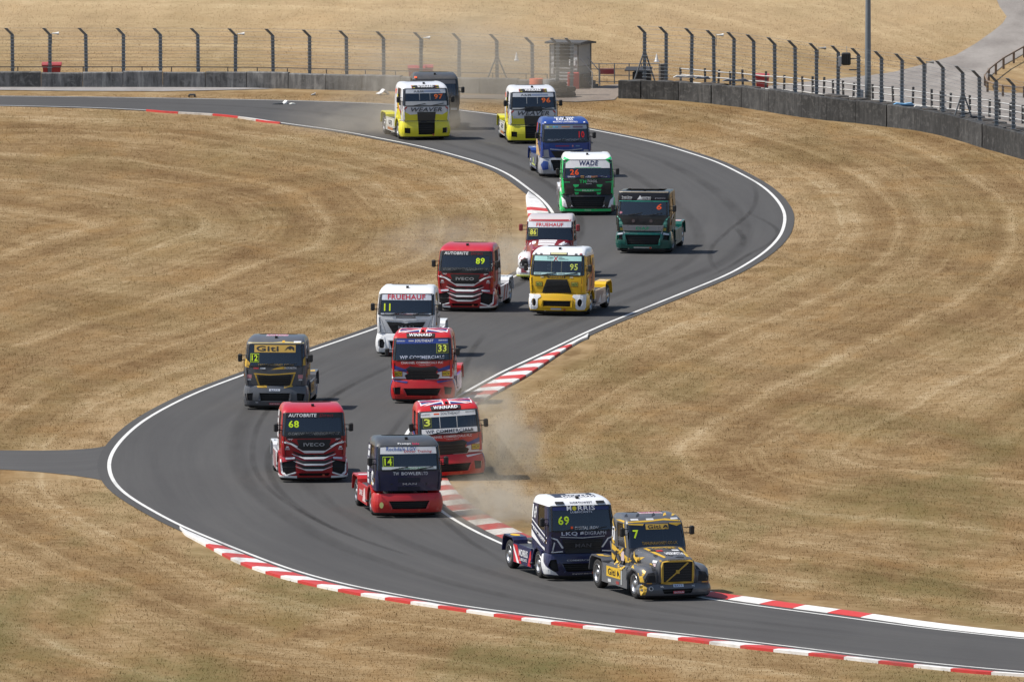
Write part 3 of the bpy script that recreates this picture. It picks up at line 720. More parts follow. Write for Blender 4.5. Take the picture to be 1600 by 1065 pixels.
    # -- small parts
    def mirrors(s, mat=None, y=0.28, x=1.27, z=1.98, h=0.30):
        for sd in (-1, 1):
            m = MB().box(*sorted((sd * x, sd * (x + 0.17))), y, y + 0.12, z - h / 2, z + h / 2, 0.035)
            o = m.build('mirror', mat or TRIM, s.root)
            for q in (0.09, -0.09): MB().tube([(sd * (x - 0.17), y + 0.12, z + q), (sd * (x + 0.02), y + 0.07, z + q)], 0.016, 6).build('mirror_arm', TRIM, o)
    def wipers(s):
        for x in (-0.62, 0.28):
            s.poly('wiper', [(x, s.wsb + 0.00), (x + 0.58, s.wsb + 0.10), (x + 0.58, s.wsb + 0.125), (x, s.wsb + 0.03)], TRIM, 3, 0.02)
    def number(s, n, cx, cz, w, h, rgb=NEON, plate=None, edge=None):
        if edge: s.rect('number_panel', cx - w * .72, cx + w * .72, cz - h * .70, cz + h * .70, decal(edge), 1)
        if plate: s.rect('number_panel', cx - w * .66, cx + w * .66, cz - h * .62, cz + h * .62, decal(plate), 2)
        s.text(n, cx, cz, w, h, rgb, 4, 0, 0.035)
    def doors(s, y0=0.50, y1=1.48, z0=1.02, z1=2.44, rgb=BLK):
        m = plain((0.01, 0.01, 0.01), 0.7)
        for d in 'LR':
            k = -1 if d == 'L' else 1; ya, yb = sorted((k * y0, k * y1))
            dr = s.poly('door_seam', [(ya, z0), (yb, z0), (yb, z1), (ya, z1)], m, 0.2, 0, d, 0.3, [[(ya + .014, z0 + .014), (yb - .014, z0 + .014), (yb - .014, z1 - .014), (ya + .014, z1 - .014)]])
            s.rect('door_handle', *sorted((k * (y1 - 0.20), k * (y1 - 0.07))), 1.50, 1.54, TRIM, 0, 0.03, d)
        for x0, w, z in ((0.0, 0.0, 0.0),): pass
    def roof_cam(s, y=0.72, rgb=BLK):
        s.poly('roof_camera', [(-0.05, y), (0.05, y), (0.05, y + 0.1), (-0.05, y + 0.1)], TRIM, 0, 0.07, 'T')
    def lamps(s, pts, sym=True, mat=None, parent=None): s.poly('headlight', pts, mat or LAMP, 1, 0.02, 'F', 0.2, (), sym)
    def union_jack(s, y0, y1, hw):
        c = (y0 + y1) / 2; W, B_, R_ = decal((0.72, 0.72, 0.74)), decal((0.02, 0.03, 0.16)), decal((0.55, 0.02, 0.025))
        s.rect('roof_flag', -hw, hw, y0, y1, W, 0.6, 0, 'T')
        for sx in (-1, 1):
            for (ya, yb, yc) in ((y0, c - .12, y0), (y1, c + .12, y1)):
                s.poly('roof_flag', [(sx * hw * .95, yb), (sx * hw * .30, yb), (sx * hw * .95, yb + (yc - yb) * .62)], B_, 1.2, 0, 'T'); s.poly('roof_flag', [(sx * hw * .16, yc), (sx * hw * .16, yb + (yc - yb) * .35), (sx * hw * .72, yc)], B_, 1.2, 0, 'T')
                s.poly('roof_flag', [(sx * hw, yc), (sx * hw * .9, yc), (sx * hw * .2, yb), (sx * hw * .34, yb)], R_, 1.4, 0, 'T')
        s.rect('roof_flag', -hw, hw, c - .09, c + .09, R_, 1.8, 0, 'T'); s.rect('roof_flag', -hw * .11, hw * .11, y0, y1, R_, 2.0, 0, 'T')

def details(T, mat, frame=True, hole=None):
    hole = hole or INTAKE; c = np.mean(hole, axis=0)
    if frame: T.poly('intake_frame', [(c[0] + (x - c[0]) * 1.10, c[1] + (z - c[1]) * 1.36) for x, z in hole], mat, 0, 0.03, 'F', 0.1, [hole])
    T.on_bumper('splitter', [(-1.7, 0.13), (1.7, 0.13), (1.75, 0.19), (-1.75, 0.19)], TRIM, 0.005, 0.10)
    T.rect('panel_seam', -1.10, 1.10, 1.635, 1.652, TRIM, 0.3)
    x1, zb, zt = 1.085, T.wsb - 0.012, T.wst + 0.015
    T.poly('windscreen_seal', [(-x1, zb), (x1, zb), (x1 - 0.045, zt), (-x1 + 0.045, zt)], TRIM, 0.35, 0.006, 'F', 0.12, [[(-x1 + .05, zb + .035), (x1 - .05, zb + .035), (x1 - .095, zt - .03), (-x1 + .095, zt - .03)]])
    T.poly('corner_deflector', [(1.05, 1.02), (1.13, 1.02), (1.15, 1.55), (1.09, 1.60)], T.cabo.data.materials[0], 0.2, 0.03, 'F', 0.12, (), True)
    T.poly('panel_seam', [(1.01, 0.98), (1.025, 0.98), (1.06, 1.63), (1.045, 1.63)], TRIM, 0.3, 0, 'F', 0.3, (), True)
    T.poly('tow_eye', [(0.30, 0.24), (0.38, 0.24), (0.38, 0.31), (0.30, 0.31)], decal((0.5, 0.1, 0.05)), 1, 0.03)
    for sd in (-1, 1):
        a_, b_ = sorted((sd * 1.14, sd * 1.235)); T.solid('cab_step', MB().box(a_, b_, 1.98, 2.30, 0.42, 0.47, 0.01), STEEL)
        MB().box(*sorted((sd * 1.17, sd * 1.20)), 0.42, 0.50, 1.25, 1.38, 0.005).build('side_indicator', plain((0.6, 0.25, 0.03), 0.3), T.root)
        MB().tube([(sd * 1.19, 0.44, 1.25), (sd * 1.21, 0.44, 1.25), (sd * 1.21, 0.44, 1.95), (sd * 1.17, 0.46, 1.95)], 0.014, 6).build('grab_handle', TRIM, T.root)
    MB().tube([(-0.78, 2.25, 0.9), (-0.78, 2.25, 2.35), (-0.78, 2.35, 2.5)], 0.06, 10).build('exhaust_stack', RIM, T.root)
    MB().box(-1.0, 1.0, 2.105, 2.14, 1.3, 2.3, 0.01).build('rear_window_panel', TRIM, T.root)
def chev(xa, xb, z, rise, h, mid):
    """flattened V bar across the grille: half outline mirrored"""
    top = [(-xb, z + rise), (-xa, z), (xa, z), (xb, z + rise)]
    return [(p[0], p[1]) for p in top] + [(xb - 0.05, z + rise - h * .5), (xa - mid, z - h), (-xa + mid, z - h), (-xb + 0.05, z + rise - h * .5)]
INTAKE = [(-0.62, 0.32), (0.62, 0.32), (0.74, 0.60), (-0.74, 0.60)]
DUCT = [(0.86, 0.36), (1.10, 0.36), (1.16, 0.62), (0.84, 0.66)]
neg = lambda p: [(-x, z) for x, z in p][::-1]
D = decal
# ================================================================ BARRIERS, FENCES, HUT BEHIND THE CIRCUIT
def concrete(tone, dark, light, off=0.0):
    m, N, L, b = node_mat('weathered_concrete'); nt = m.node_tree
    oi = nt.nodes.new('ShaderNodeObjectInfo')
    n1 = noise(nt, position(nt, (1.0, 1.0, 0.5)), 1.1, 6, 0.70, 0.8); n2 = noise(nt, position(nt, (3.5, 3.5, 0.25)), 1.6, 4, 0.65); n3 = noise(nt, position(nt), 14, 4, 0.7); n4 = noise(nt, position(nt, (1, 1, 1.6)), 2.6, 5, 0.7, 0.6)
    f = math_node(nt, 'ADD', math_node(nt, 'MULTIPLY', n1, 0.55), math_node(nt, 'MULTIPLY', n2, 0.45))
    f = math_node(nt, 'ADD', f, math_node(nt, 'MULTIPLY', math_node(nt, 'SUBTRACT', oi.outputs['Random'], 0.5), 0.10))
    c = ramp(nt, f, [(0.40, tuple(tone * c for c in (0.42, 0.42, 0.42))), (0.47, tuple(tone * c for c in (0.8, 0.8, 0.8))), (0.53, (tone, tone, tone)), (0.61, tuple(tone * c for c in (1.75, 1.73, 1.68)))])
    c = mix(nt, ramp(nt, n4, [(0.52, 0.0), (0.70, 0.65)]), c, (light, light * .98, light * .95)); c = mix(nt, ramp(nt, n3, [(0.5, 0.0), (0.8, 0.4)]), c, (dark, dark, dark))
    L.new(c, b.inputs['Base Color']); b.inputs['Roughness'].default_value = 0.9; bump(nt, b, n3, 0.3, 0.01); return m
CONC = concrete(0.135, 0.05, 0.22); BELT = concrete(0.042, 0.010, 0.13); BELT2 = concrete(0.026, 0.006, 0.10)
GALV = plain((0.17, 0.185, 0.20), 0.55, 0.35, 'galvanised_steel', 0.25, 6); GALVL = plain((0.33, 0.35, 0.36), 0.5, 0.3, 'galvanised_clamp'); WOODG = plain((0.10, 0.095, 0.09), 0.9, 0, 'old_timber', 0.35, 8); RAILW = plain((0.38, 0.38, 0.37), 0.6, 0, 'pale_rail', 0.25, 2)
REDP = P_bin = paint((0.42, 0.03, 0.035), 0.45, 0, 0.1, 0.3)

def sheet(name, px, mat, lift, step=3.0, kind='structure'):
    W = [G(*p) for p in px]; bm_V, bm_F = refine_plain([(w.x, w.y) for w in W], step)
    o = obj(name, [(x, y, float(ground_z(x, y)) + lift) for x, y in bm_V], bm_F, mat, None, True); return tag(o, kind=kind)
def refine_plain(pts, step):
    bm = bmesh.new(); L3 = [[Vector((p[0], p[1], 0)) for p in pts]]; vs_ = [bm.verts.new(p) for p in L3[0]]
    for t in tessellate_polygon(L3): bm.faces.new([vs_[i] for i in t])
    for ax in (0, 1):
        lo, hi = min(p[ax] for p in pts), max(p[ax] for p in pts); n = int((hi - lo) / step)
        for k in range(1, n + 1):
            co = [0, 0, 0]; no = [0, 0, 0]; co[ax] = lo + (hi - lo) * k / (n + 1); no[ax] = 1
            bmesh.ops.bisect_plane(bm, geom=bm.verts[:] + bm.edges[:] + bm.faces[:], plane_co=co, plane_no=no, dist=1e-4)
    bm.verts.index_update(); out = [tuple(v.co[:2]) for v in bm.verts], [tuple(v.index for v in f.verts) for f in bm.faces]; bm.free(); return out
def gravel(rgb, rgb2):
    m, N, L, b = node_mat('gravel'); nt = m.node_tree
    n1 = noise(nt, position(nt, (1, 0.3, 1)), 0.5, 5, 0.65); n2 = noise(nt, position(nt), 9, 4, 0.8)
    f = math_node(nt, 'ADD', math_node(nt, 'MULTIPLY', n1, 0.55), math_node(nt, 'MULTIPLY', n2, 0.45))
    L.new(ramp(nt, f, [(0.36, rgb), (0.62, rgb2)]), b.inputs['Base Color']); b.inputs['Roughness'].default_value = 0.95; bump(nt, b, n2, 0.5, 0.04); return m
GRAVEL = gravel((0.16, 0.14, 0.125), (0.29, 0.265, 0.24)); GRAVEL2 = gravel((0.19, 0.175, 0.165), (0.33, 0.31, 0.30)); DIRT = gravel((0.15, 0.12, 0.10), (0.25, 0.205, 0.165))
GRAVEL_PX = [(1180, 138), (1240, 131), (1300, 124.5), (1357, 119), (1396, 113.5), (1445, 101), (1494, 87), (1526, 68), (1550, 51), (1567, 37), (1573, 27), (1562, 12), (1553, -10), (1700, -10), (1700, 50), (1600, 85), (1568, 103), (1545, 121), (1537, 132), (1543, 142), (1567, 146), (1700, 148), (1700, 225), (1600, 207), (1500, 186), (1400, 173), (1300, 159), (1200, 148)]
sheet('gravel_road', GRAVEL_PX, GRAVEL, 0.035)
sheet('gravel_strip', [(-120, 138), (0, 137), (150, 135), (250, 133.5), (330, 135), (430, 139.5), (330, 142), (250, 143.5), (120, 143), (0, 141.5), (-120, 142)], GRAVEL2, 0.03)
sheet('dirt_apron', [(700, 149), (780, 149), (860, 147), (905, 139), (968, 132), (1000, 140), (966, 151), (960, 157), (900, 160), (800, 156), (700, 154)], DIRT, 0.03)

def rot(o, a, b): o.rotation_euler[2] = math.atan2(b.y - a.y, b.x - a.x)
# --- left concrete wall, block by block
jx = [-70, -2, 64, 129, 192, 254, 321, 385, 450, 508, 565, 625, 688, 748, 808, 868]
base_y = lambda x: np.interp(x, [-70, 0, 300, 420, 600, 750, 880], [137.5, 137.3, 137.5, 138.5, 143, 147, 150])
P0 = G(jx[0], base_y(jx[0]), h=0); wall = empty('concrete_wall', (P0.x, P0.y, 0)); tag(wall, 'long grey stained concrete wall in front of the far left fence', 'wall')
for i in range(len(jx) - 1):
    a, b = G(jx[i], base_y(jx[i]), h=0), G(jx[i + 1], base_y(jx[i + 1]), h=0); L_ = (b - a).length; hgt = 0.80 + 0.03 * math.sin(i * 2.1) + (0.03 if 3 < i < 9 else 0)
    m = MB().prism([(0.0, -0.3), (0.06, hgt - 0.05), (0.11, hgt), (0.42, hgt), (0.46, hgt - 0.05), (0.5, -0.3)], 'x', 0.014, L_ - 0.014)
    o = m.build('wall_block', CONC, wall); o.location = a - P0; rot(o, a, b)
# --- debris fences
def fence(name, label, px, by, top, arm, braced, base_off, cables):
    pts = [G(x, by(x), h=0) for x in px]; r0 = pts[0]; root = empty(name, r0); tag(root, label, 'fence')
    pm = MB(); H = top - 0.36
    pm.box(-0.085, 0.085, -0.09, 0.09, -0.4, H)
    ax, ay, az = arm; pm.add([(x + (ax if z else 0), y + (ay if z else 0), H - 0.02 + (az if z else 0)) for z in (0, 1) for y in (-0.085, 0.085) for x in (-0.085, 0.085)], [(0, 2, 3, 1), (4, 5, 7, 6), (0, 1, 5, 4), (2, 6, 7, 3), (0, 4, 6, 2), (1, 3, 7, 5)])
    pme = pm.mesh('fence_post', GALV)
    cl = MB().box(-0.13, 0.13, -0.125, -0.085, -0.02, 0.02).mesh('cable_clamp', GALVL)
    zs_ = [H - 0.1 - k * (H - 1.0) / (cables - 1) for k in range(cables)]
    for i, (x, p) in enumerate(zip(px, pts)):
        o = link('fence_post', pme, root); o.location = p - r0; o.rotation_euler = (0, R(random.uniform(-0.7, 0.7)), 0)
        for z in zs_: c = link('cable_clamp', cl, o); c.location = (0, 0, z)
        if x in braced:
            for sx in (-0.75, 0.75):
                b = MB().tube([(0, 0, H * 0.72), (sx, 0.3, 0)], 0.04, 8).build('brace', GALV, o)
    for z in zs_ + [H + az * 0.5, H + az * 0.95]:
        k = max(0.0, (z - H) / az) if z > H else 0
        MB().tube([(p.x - r0.x + ax * k, p.y - r0.y - 0.08 + ay * k, z) for p in pts], 0.0055, 4, False).build('cable', GALV, root)
    return root, pts
ARM = (-0.33, -0.20, 0.36)
lx = [-38, 20, 78, 135, 193, 251, 310, 368, 427, 484, 542, 600, 658, 717, 777, 832, 871, 893]
left_top = {x: t for x, t in zip((20, 893), (2.95, 2.95))}
fence('debris_fence', 'tall fence of cranked grey posts and cables behind the left concrete wall', lx, lambda x: base_y(x) - 4.5 + (4 if x > 820 else 0), 2.98, ARM, (777,), 0, 10)
rx = [1007, 1041, 1080, 1116, 1146, 1178, 1211, 1243, 1276, 1309, 1342, 1377, 1409, 1444, 1473, 1505, 1531, 1557, 1583, 1612]
bar_x = [965, 1001, 1060, 1111, 1158, 1200, 1249, 1291, 1337, 1385, 1428, 1465, 1499, 1534, 1568, 1602, 1640]
bar_y = [154, 155, 157.5, 162, 167, 173, 180.5, 186.5, 192, 199, 204.5, 212, 221, 231, 239.5, 248.5, 259]
fence('debris_fence', 'tall fence of cranked grey posts and cables behind the dark barrier on the right', rx, lambda x: np.interp(x, bar_x, bar_y) - 7.5, 3.55, ARM, (1007, 1505), 0, 13)
# --- right barrier: rubber belting panels in front of tyre stacks
b0 = G(bar_x[0], bar_y[0], h=0); bar = empty('tyre_barrier', b0); tag(bar, 'dark rubber-faced tyre barrier curving along the far right of the grass', 'barrier')
TY = MB().lathe([(0.28, -0.15), (0.48, -0.10), (0.50, 0), (0.48, 0.10), (0.28, 0.15), (0.25, 0.1), (0.25, -0.1)], n=14)
stack = MB()
for k in range(4): stack.lathe([(0.28, k * 0.26), (0.45, k * 0.26 + 0.03), (0.48, k * 0.26 + 0.13), (0.45, k * 0.26 + 0.23), (0.28, k * 0.26 + 0.26)], n=12)
stack = stack.mesh('tyre_stack', plain((0.055, 0.048, 0.042), 0.9, 0, 'old_tyre', 0.4))
for i in range(len(bar_x) - 1):
    a, b = G(bar_x[i], bar_y[i], h=0), G(bar_x[i + 1], bar_y[i + 1], h=0); L_ = (b - a).length
    h0 = np.interp(bar_x[i], [965, 1250, 1600], [0.93, 1.08, 1.18]) + random.uniform(-.03, .03)
    n = 5; rings = []
    for k in range(n + 1):
        t = 0.03 + (L_ - 0.06) * k / n; w = random.uniform(-.02, .02)
        rings.append([(t, 0.0 + w, -0.2), (t, 0.015 + w, h0 * 0.5), (t, 0.0 + w, h0 - 0.02 + random.uniform(-.01, .01)), (t, 0.05 + w, h0 + random.uniform(-.01, .03)), (t, 0.30 + random.uniform(-.12, .14), h0 + random.uniform(-.05, .04)), (t, 0.05 + w, h0 - 0.04), (t, 0.04 + w, -0.2)])
    o = MB().loft(rings, True, True).build('belt_panel', BELT if i < 6 or i % 3 == 0 else BELT2, bar); o.location = a - b0; rot(o, a, b)
    d = (b - a).normalized(); nrm = Vector((-d.y, d.x, 0))
    for k in range(int(L_ / 0.95)):
        for row in (0.62, 1.55):
            s_ = link('tyre_stack', stack, bar); s_.location = a - b0 + d * (0.5 + k * 0.95) + nrm * row; s_.location.z = random.uniform(-0.06, 0.03) if i > 5 else -0.15; s_.rotation_euler[2] = random.uniform(0, 6)
for x, y, w, rgb in ((1070, 152, 1.2, (0.5, 0.48, 0.45)), (1098, 154, 0.8, (0.12, 0.13, 0.15)), (1150, 158, 1.4, (0.13, 0.14, 0.16)), (1412, 196, 1.1, (0.16, 0.36, 0.58)), (1438, 200, 0.7, (0.55, 0.52, 0.48))):
    p = G(x, y, h=0); m = MB().prism([(-w / 2, 1.02), (-w / 3, 1.12), (0, 1.08), (w / 3, 1.13), (w / 2, 1.0)], 'y', -0.25, 0.25); o = m.build('tarpaulin', plain(rgb, 0.6, 0, 'tarp', 0.3), bar); o.location = p - b0
# --- low pale rail fence behind the right barrier
fx = [1064, 1102, 1122, 1141, 1161, 1196, 1225, 1240, 1255, 1270, 1287, 1302, 1318, 1333, 1364, 1380, 1396, 1426, 1442, 1456, 1470, 1484, 1500, 1516, 1530, 1546, 1562, 1578, 1598, 1620]
fy = np.interp(fx, [1064, 1255, 1364, 1426, 1484, 1546, 1598, 1620], [137, 153.5, 165.5, 172.5, 180.5, 188, 198, 203])
fp = [G(x, y, h=0) for x, y in zip(fx, fy)]; rf = empty('rail_fence', fp[0]); tag(rf, 'low fence of dark posts and pale rails behind the right barrier', 'fence')
pm = MB().box(-0.06, 0.06, -0.06, 0.06, -0.3, 1.12).mesh('post', WOODG)
for i, p in enumerate(fp):
    o = link('post', pm, rf); o.location = p - fp[0]; o.rotation_euler = (0, R(random.uniform(-3, 3)), 0); o.scale = (1, 1, random.uniform(0.92, 1.08))
    if i:
        for z in (0.32, 0.66, 0.98):
            q = fp[i - 1]; MB().tube([(q.x - fp[0].x, q.y - fp[0].y - 0.07, z + random.uniform(-.02, .02)), (p.x - fp[0].x, p.y - fp[0].y - 0.07, z + random.uniform(-.02, .02))], 0.035, 4).build('rail', RAILW, rf)
# --- brown timber rail round the grass island on the right
tp = [(1640, 62), (1618, 74), (1600, 85), (1584, 94), (1568, 103), (1556, 112), (1545, 121), (1539, 130), (1543, 140), (1555, 144), (1567, 147), (1583, 148), (1600, 149), (1625, 150)]
W = [G(x, y + 5) for x, y in tp]; tr_ = empty('timber_rail', W[0]); tag(tr_, 'brown timber rail curving round the grass beside the gravel road', 'fence'); TIM = plain((0.20, 0.145, 0.105), 0.9, 0, 'timber', 0.3, 6)
for i, w in enumerate(W):
    o = MB().box(-0.06, 0.06, -0.06, 0.06, -0.3, 0.62).build('post', TIM, tr_); o.location = w - W[0]
    if i: q = W[i - 1]; MB().tube([(q - W[0]) + Vector((0, 0, .58)), (w - W[0]) + Vector((0, 0, .58))], 0.045, 6).build('rail', TIM, tr_)
# --- thin rail behind the left wall
wx = [-20, 28, 75, 130, 175, 222, 268, 312, 356, 402, 449, 510, 571, 618, 670, 720, 770, 822, 855]
W = [G(x, base_y(x) - 9.5, h=0) for x in wx]; hr = empty('handrail', W[0]); tag(hr, 'thin dark handrail just above the left concrete wall', 'handrail'); DK = plain((0.075, 0.065, 0.06), 0.8, 0, 'dark_rail', 0.2)
for i, w in enumerate(W):
    o = MB().box(-0.025, 0.025, -0.025, 0.025, -0.2, 0.80).build('post', DK, hr); o.location = w - W[0]
    if i: q = W[i - 1]; MB().tube([(q - W[0]) + Vector((0, 0, .78)), (w - W[0]) + Vector((0, 0, .78))], 0.025, 6).build('rail', DK, hr)
# --- gate railing right of the hut
gx = [920, 936, 960, 983, 1002, 1012, 1030]; W = [G(x, 131.5, h=0) for x in gx]; gt = empty('gate_railing', W[0]); tag(gt, 'grey tubular railing between the hut and the right barrier', 'railing')
for i, w in enumerate(W):
    o = MB().tube([(0, 0, -0.1), (0, 0, 1.08)], 0.03, 8).build('post', GALV, gt); o.location = w - W[0]
    if i:
        for z in (0.12, 0.45, 0.78, 1.05): q = W[i - 1]; MB().tube([(q - W[0]) + Vector((0, 0, z)), (w - W[0]) + Vector((0, 0, z))], 0.022, 6).build('rail', GALV, gt)
p = G(948, 131.0, h=0); MB().box(-0.38, 0.38, -0.07, -0.035, 0.50, 0.80, 0.01).build('warning_board', paint((0.34, 0.03, 0.06), 0.5, 0, 0, 0.3), None); o = bpy.context.scene.objects['warning_board']; o.location = p; tag(o, 'dark red board hung on the grey railing', 'board')
# --- marshal hut
hp = G(891, 137, h=0); hut = empty('marshal_hut', hp, R(-24)); tag(hut, 'small grey corrugated marshal hut with a dark roof, by the gap in the wall', 'hut')
CLAD = plain((0.20, 0.205, 0.21), 0.6, 0.2, 'corrugated_cladding', 0.2); CLADL = plain((0.33, 0.335, 0.34), 0.6, 0.1, 'pale_panel', 0.15); DARK = plain((0.03, 0.03, 0.032), 0.8)
hw, hd, hh = 0.78, 0.8, 2.25
def corr(x0, x1, y, z0, z1, nb, name, mat, axis='x'):
    pr = [(0, z0)] ; n = nb
    prof = []
    for k in range(n):
        z = z0 + (z1 - z0) * k / n; dz = (z1 - z0) / n; prof += [(0.0, z), (-0.02, z + dz * .35), (-0.02, z + dz * .6), (0.0, z + dz * .95)]
    prof += [(0.0, z1), (0.04, z1), (0.04, z0)]
    m = MB().prism([(y + q[0], q[1]) for q in prof], 'x', x0, x1); return m.build(name, mat, hut)
corr(-hw, hw, -hd, 0.0, 1.05, 6, 'front_cladding', CLAD); corr(-hw, -hw + 0.22, -hd, 1.05, hh, 4, 'front_cladding', CLADL); corr(hw - 0.35, hw, -hd, 1.05, hh, 4, 'front_cladding', CLADL)
MB().box(-hw + 0.22, hw - 0.35, -hd + 0.05, -hd + 0.08, 1.07, hh - 0.02).build('window_opening', DARK, hut); MB().box(-hw + 0.2, hw - 0.33, -hd - 0.06, -hd + 0.04, 1.02, 1.08).build('window_sill', CLADL, hut)
MB().box(hw - 0.04, hw, -hd + 0.05, hd, 0, 1.12).build('side_panel', CLAD, hut); MB().box(hw - 0.04, hw, -hd + 0.05, hd, 1.15, hh).build('side_panel', plain((0.26, 0.265, 0.27), 0.6), hut); MB().box(-hw, -hw + 0.04, -hd + 0.05, hd, 0, hh).build('side_panel', CLAD, hut); MB().box(-hw, hw, hd, hd + 0.04, 0, hh).build('rear_wall', CLAD, hut)
for x, y in ((-hw - .03, -hd - .03), (hw - .02, -hd - .03), (hw - .02, hd)): MB().box(x, x + 0.06, y, y + 0.06, -0.1, hh + 0.02).build('corner_post', WOODG, hut)
MB().prism([(-hd - 0.22, hh + 0.06), (hd + 0.2, hh + 0.02), (hd + 0.2, hh + 0.10), (0, hh + 0.22), (-hd - 0.22, hh + 0.15)], 'x', -hw - 0.22, hw + 0.25).build('roof', plain((0.055, 0.056, 0.06), 0.7, 0, 'felt_roof', 0.3), hut)
for k in range(4): o = MB().box(hw + 0.02 + 0.16 * k, hw + 0.18 + 0.16 * k, -0.55, 0.35, 0, 0.75 - 0.18 * k).build('step', WOODG, hut)
for y in (-0.58, 0.38): MB().tube([(hw + 0.05, y, 1.55), (hw + 0.72, y, 0.85), (hw + 0.72, y, 0.0)], 0.025, 6).build('step_rail', CLADL, hut)
o = MB().box(0.30, 0.66, -hd - 0.05, -hd - 0.025, 1.2, 1.52).build('notice', decal((0.62, 0.63, 0.62)), hut); MB().box(0.42, 0.54, -hd - 0.058, -hd - 0.05, 1.28, 1.44).build('notice_print', decal((0.15, 0.15, 0.16)), o)
MB().box(-0.72, -0.58, -hd - 0.05, -hd - 0.025, 0.75, 1.05).build('notice', decal((0.5, 0.5, 0.5)), hut)
# --- red cabinet, barrels, black boxes
def at(px, py, h=None): return G(px, py, h)
o = MB().box(-0.30, 0.30, -0.2, 0.2, 0.0, 0.88, 0.03).build('equipment_cabinet', REDP); o.location = G(896, 140, h=0); tag(o, 'faded red upright cabinet in front of the marshal hut', 'cabinet')
o = MB().lathe([(0.27, 0), (0.29, 0.02), (0.285, 0.28), (0.295, 0.30), (0.285, 0.32), (0.285, 0.58), (0.295, 0.60), (0.285, 0.62), (0.285, 0.86), (0.27, 0.88), (0.25, 0.86)], n=22).build('barrel', paint((0.66, 0.12, 0.04), 0.5, 0, 0.1, 0.25), None, True); o.location = G(838, 151, h=0); o.scale = (1.25, 1.25, 1.05); tag(o, 'orange barrel against the end of the concrete wall', 'barrel')
o = MB().lathe([(0.27, 0), (0.29, 0.02), (0.285, 0.28), (0.295, 0.30), (0.285, 0.32), (0.285, 0.58), (0.295, 0.60), (0.285, 0.62), (0.285, 0.86), (0.27, 0.88), (0.25, 0.86)], n=22).build('barrel', paint((0.20, 0.205, 0.21), 0.5, 0, 0.1, 0.25), None, True); o.location = G(858, 151.5, h=0); o.scale = (1.15, 1.15, 1.03); tag(o, 'grey barrel beside the orange barrel', 'barrel')
for i, (px, py, nm) in enumerate(((872, 153, 'stack of dark tyres next to the grey barrel'), (886, 152, 'stack of dark tyres in front of the red cabinet'))):
    st = MB()
    for k in range(3 if i == 0 else 2): st.lathe([(0.28, k * 0.28), (0.44, k * 0.28 + 0.03), (0.47, k * 0.28 + 0.14), (0.44, k * 0.28 + 0.25), (0.28, k * 0.28 + 0.28)], n=16)
    e_ = empty('tyre_stack', G(px, py, h=0)); tag(e_, nm, 'tyres')
    for k in range(3 if i == 0 else 2): MB().lathe([(0.26, k * 0.28), (0.42, k * 0.28 + 0.02), (0.46, k * 0.28 + 0.14), (0.42, k * 0.28 + 0.26), (0.26, k * 0.28 + 0.28), (0.22, k * 0.28 + 0.14), (0.26, k * 0.28)], n=16).build('tyre', plain((0.03, 0.028, 0.027), 0.9, 0, 'tyre_rubber_old', 0.3), e_)
bx = empty('storage_box', G(1003, 144, h=0), R(-8)); tag(bx, 'black lidded box standing behind the start of the right barrier', 'box'); MB().box(-0.45, 0.45, -0.35, 0.35, 0.0, 1.05, 0.02).build('box_body', plain((0.02, 0.02, 0.022), 0.7), bx); MB().prism([(-0.42, 1.10), (0.42, 1.24), (0.42, 1.28), (-0.42, 1.14)], 'x', -0.85, 0.5).build('lid', plain((0.035, 0.035, 0.038), 0.6), bx)
o = MB().box(-0.16, 0.16, -0.12, 0.12, -0.1, 1.35, 0.02).build('timber_post', WOODG); o.location = G(1036, 141, h=0); tag(o, 'short thick timber post behind the right barrier', 'post')
# --- red bins
def bin_(px, py, label, w=0.95, h=0.95, rz=0):
    e_ = empty('waste_bin', G(px, py, h=0), R(rz)); tag(e_, label, 'bin', 'red waste bins')
    rings = [[(x * s * w / 2, y * s * 0.36, z) for x, y in ((-1, -1), (1, -1), (1, 1), (-1, 1))] for z, s in ((0.12, .86), (h * .8, 1.0), (h * .82, 1.08), (h * .88, 1.08))]
    MB().loft(rings, True, True).build('bin_body', REDP, e_); MB().prism([(-0.42, h * .88), (0.42, h * .88), (0.30, h), (-0.30, h)], 'x', -w * .54, w * .54).build('lid', paint((0.40, 0.05, 0.06), 0.5, 0, 0, 0.3), e_)
    for sx in (-1, 1): MB().lathe([(0.09, -0.03), (0.09, 0.03)], (sx * w * .38, -0.28, 0.09), 'x', 12).build('castor', TRIM_E, e_)
TRIM_E = plain((0.02, 0.02, 0.02), 0.7)
bin_(81, 126, 'red waste bin behind the wall at the far left'); bin_(651, 132, 'red waste bin half lost in the dust behind the wall', 0.85, 0.98); bin_(669, 131, 'low red waste bin beside another behind the dusty wall', 0.5, 0.98); bin_(1191, 141, 'red waste bin behind the pale rails on the right', 0.68, 0.85)
# --- markers
for px, py, nm in ((807, 95, 'small white cone on the slope left of the hut'), (1026, 97, 'small white cone behind the right fence')):
    e_ = empty('marker_cone', G(px, py)); tag(e_, nm, 'cone', 'white marker cones'); MB().box(-0.14, 0.14, -0.14, 0.14, 0, 0.03).build('cone_base', decal((0.66, 0.67, 0.68)), e_); MB().lathe([(0.11, 0.03), (0.06, 0.22), (0.022, 0.42), (0.001, 0.43)], n=14).build('cone_body', decal((0.70, 0.71, 0.72)), e_)
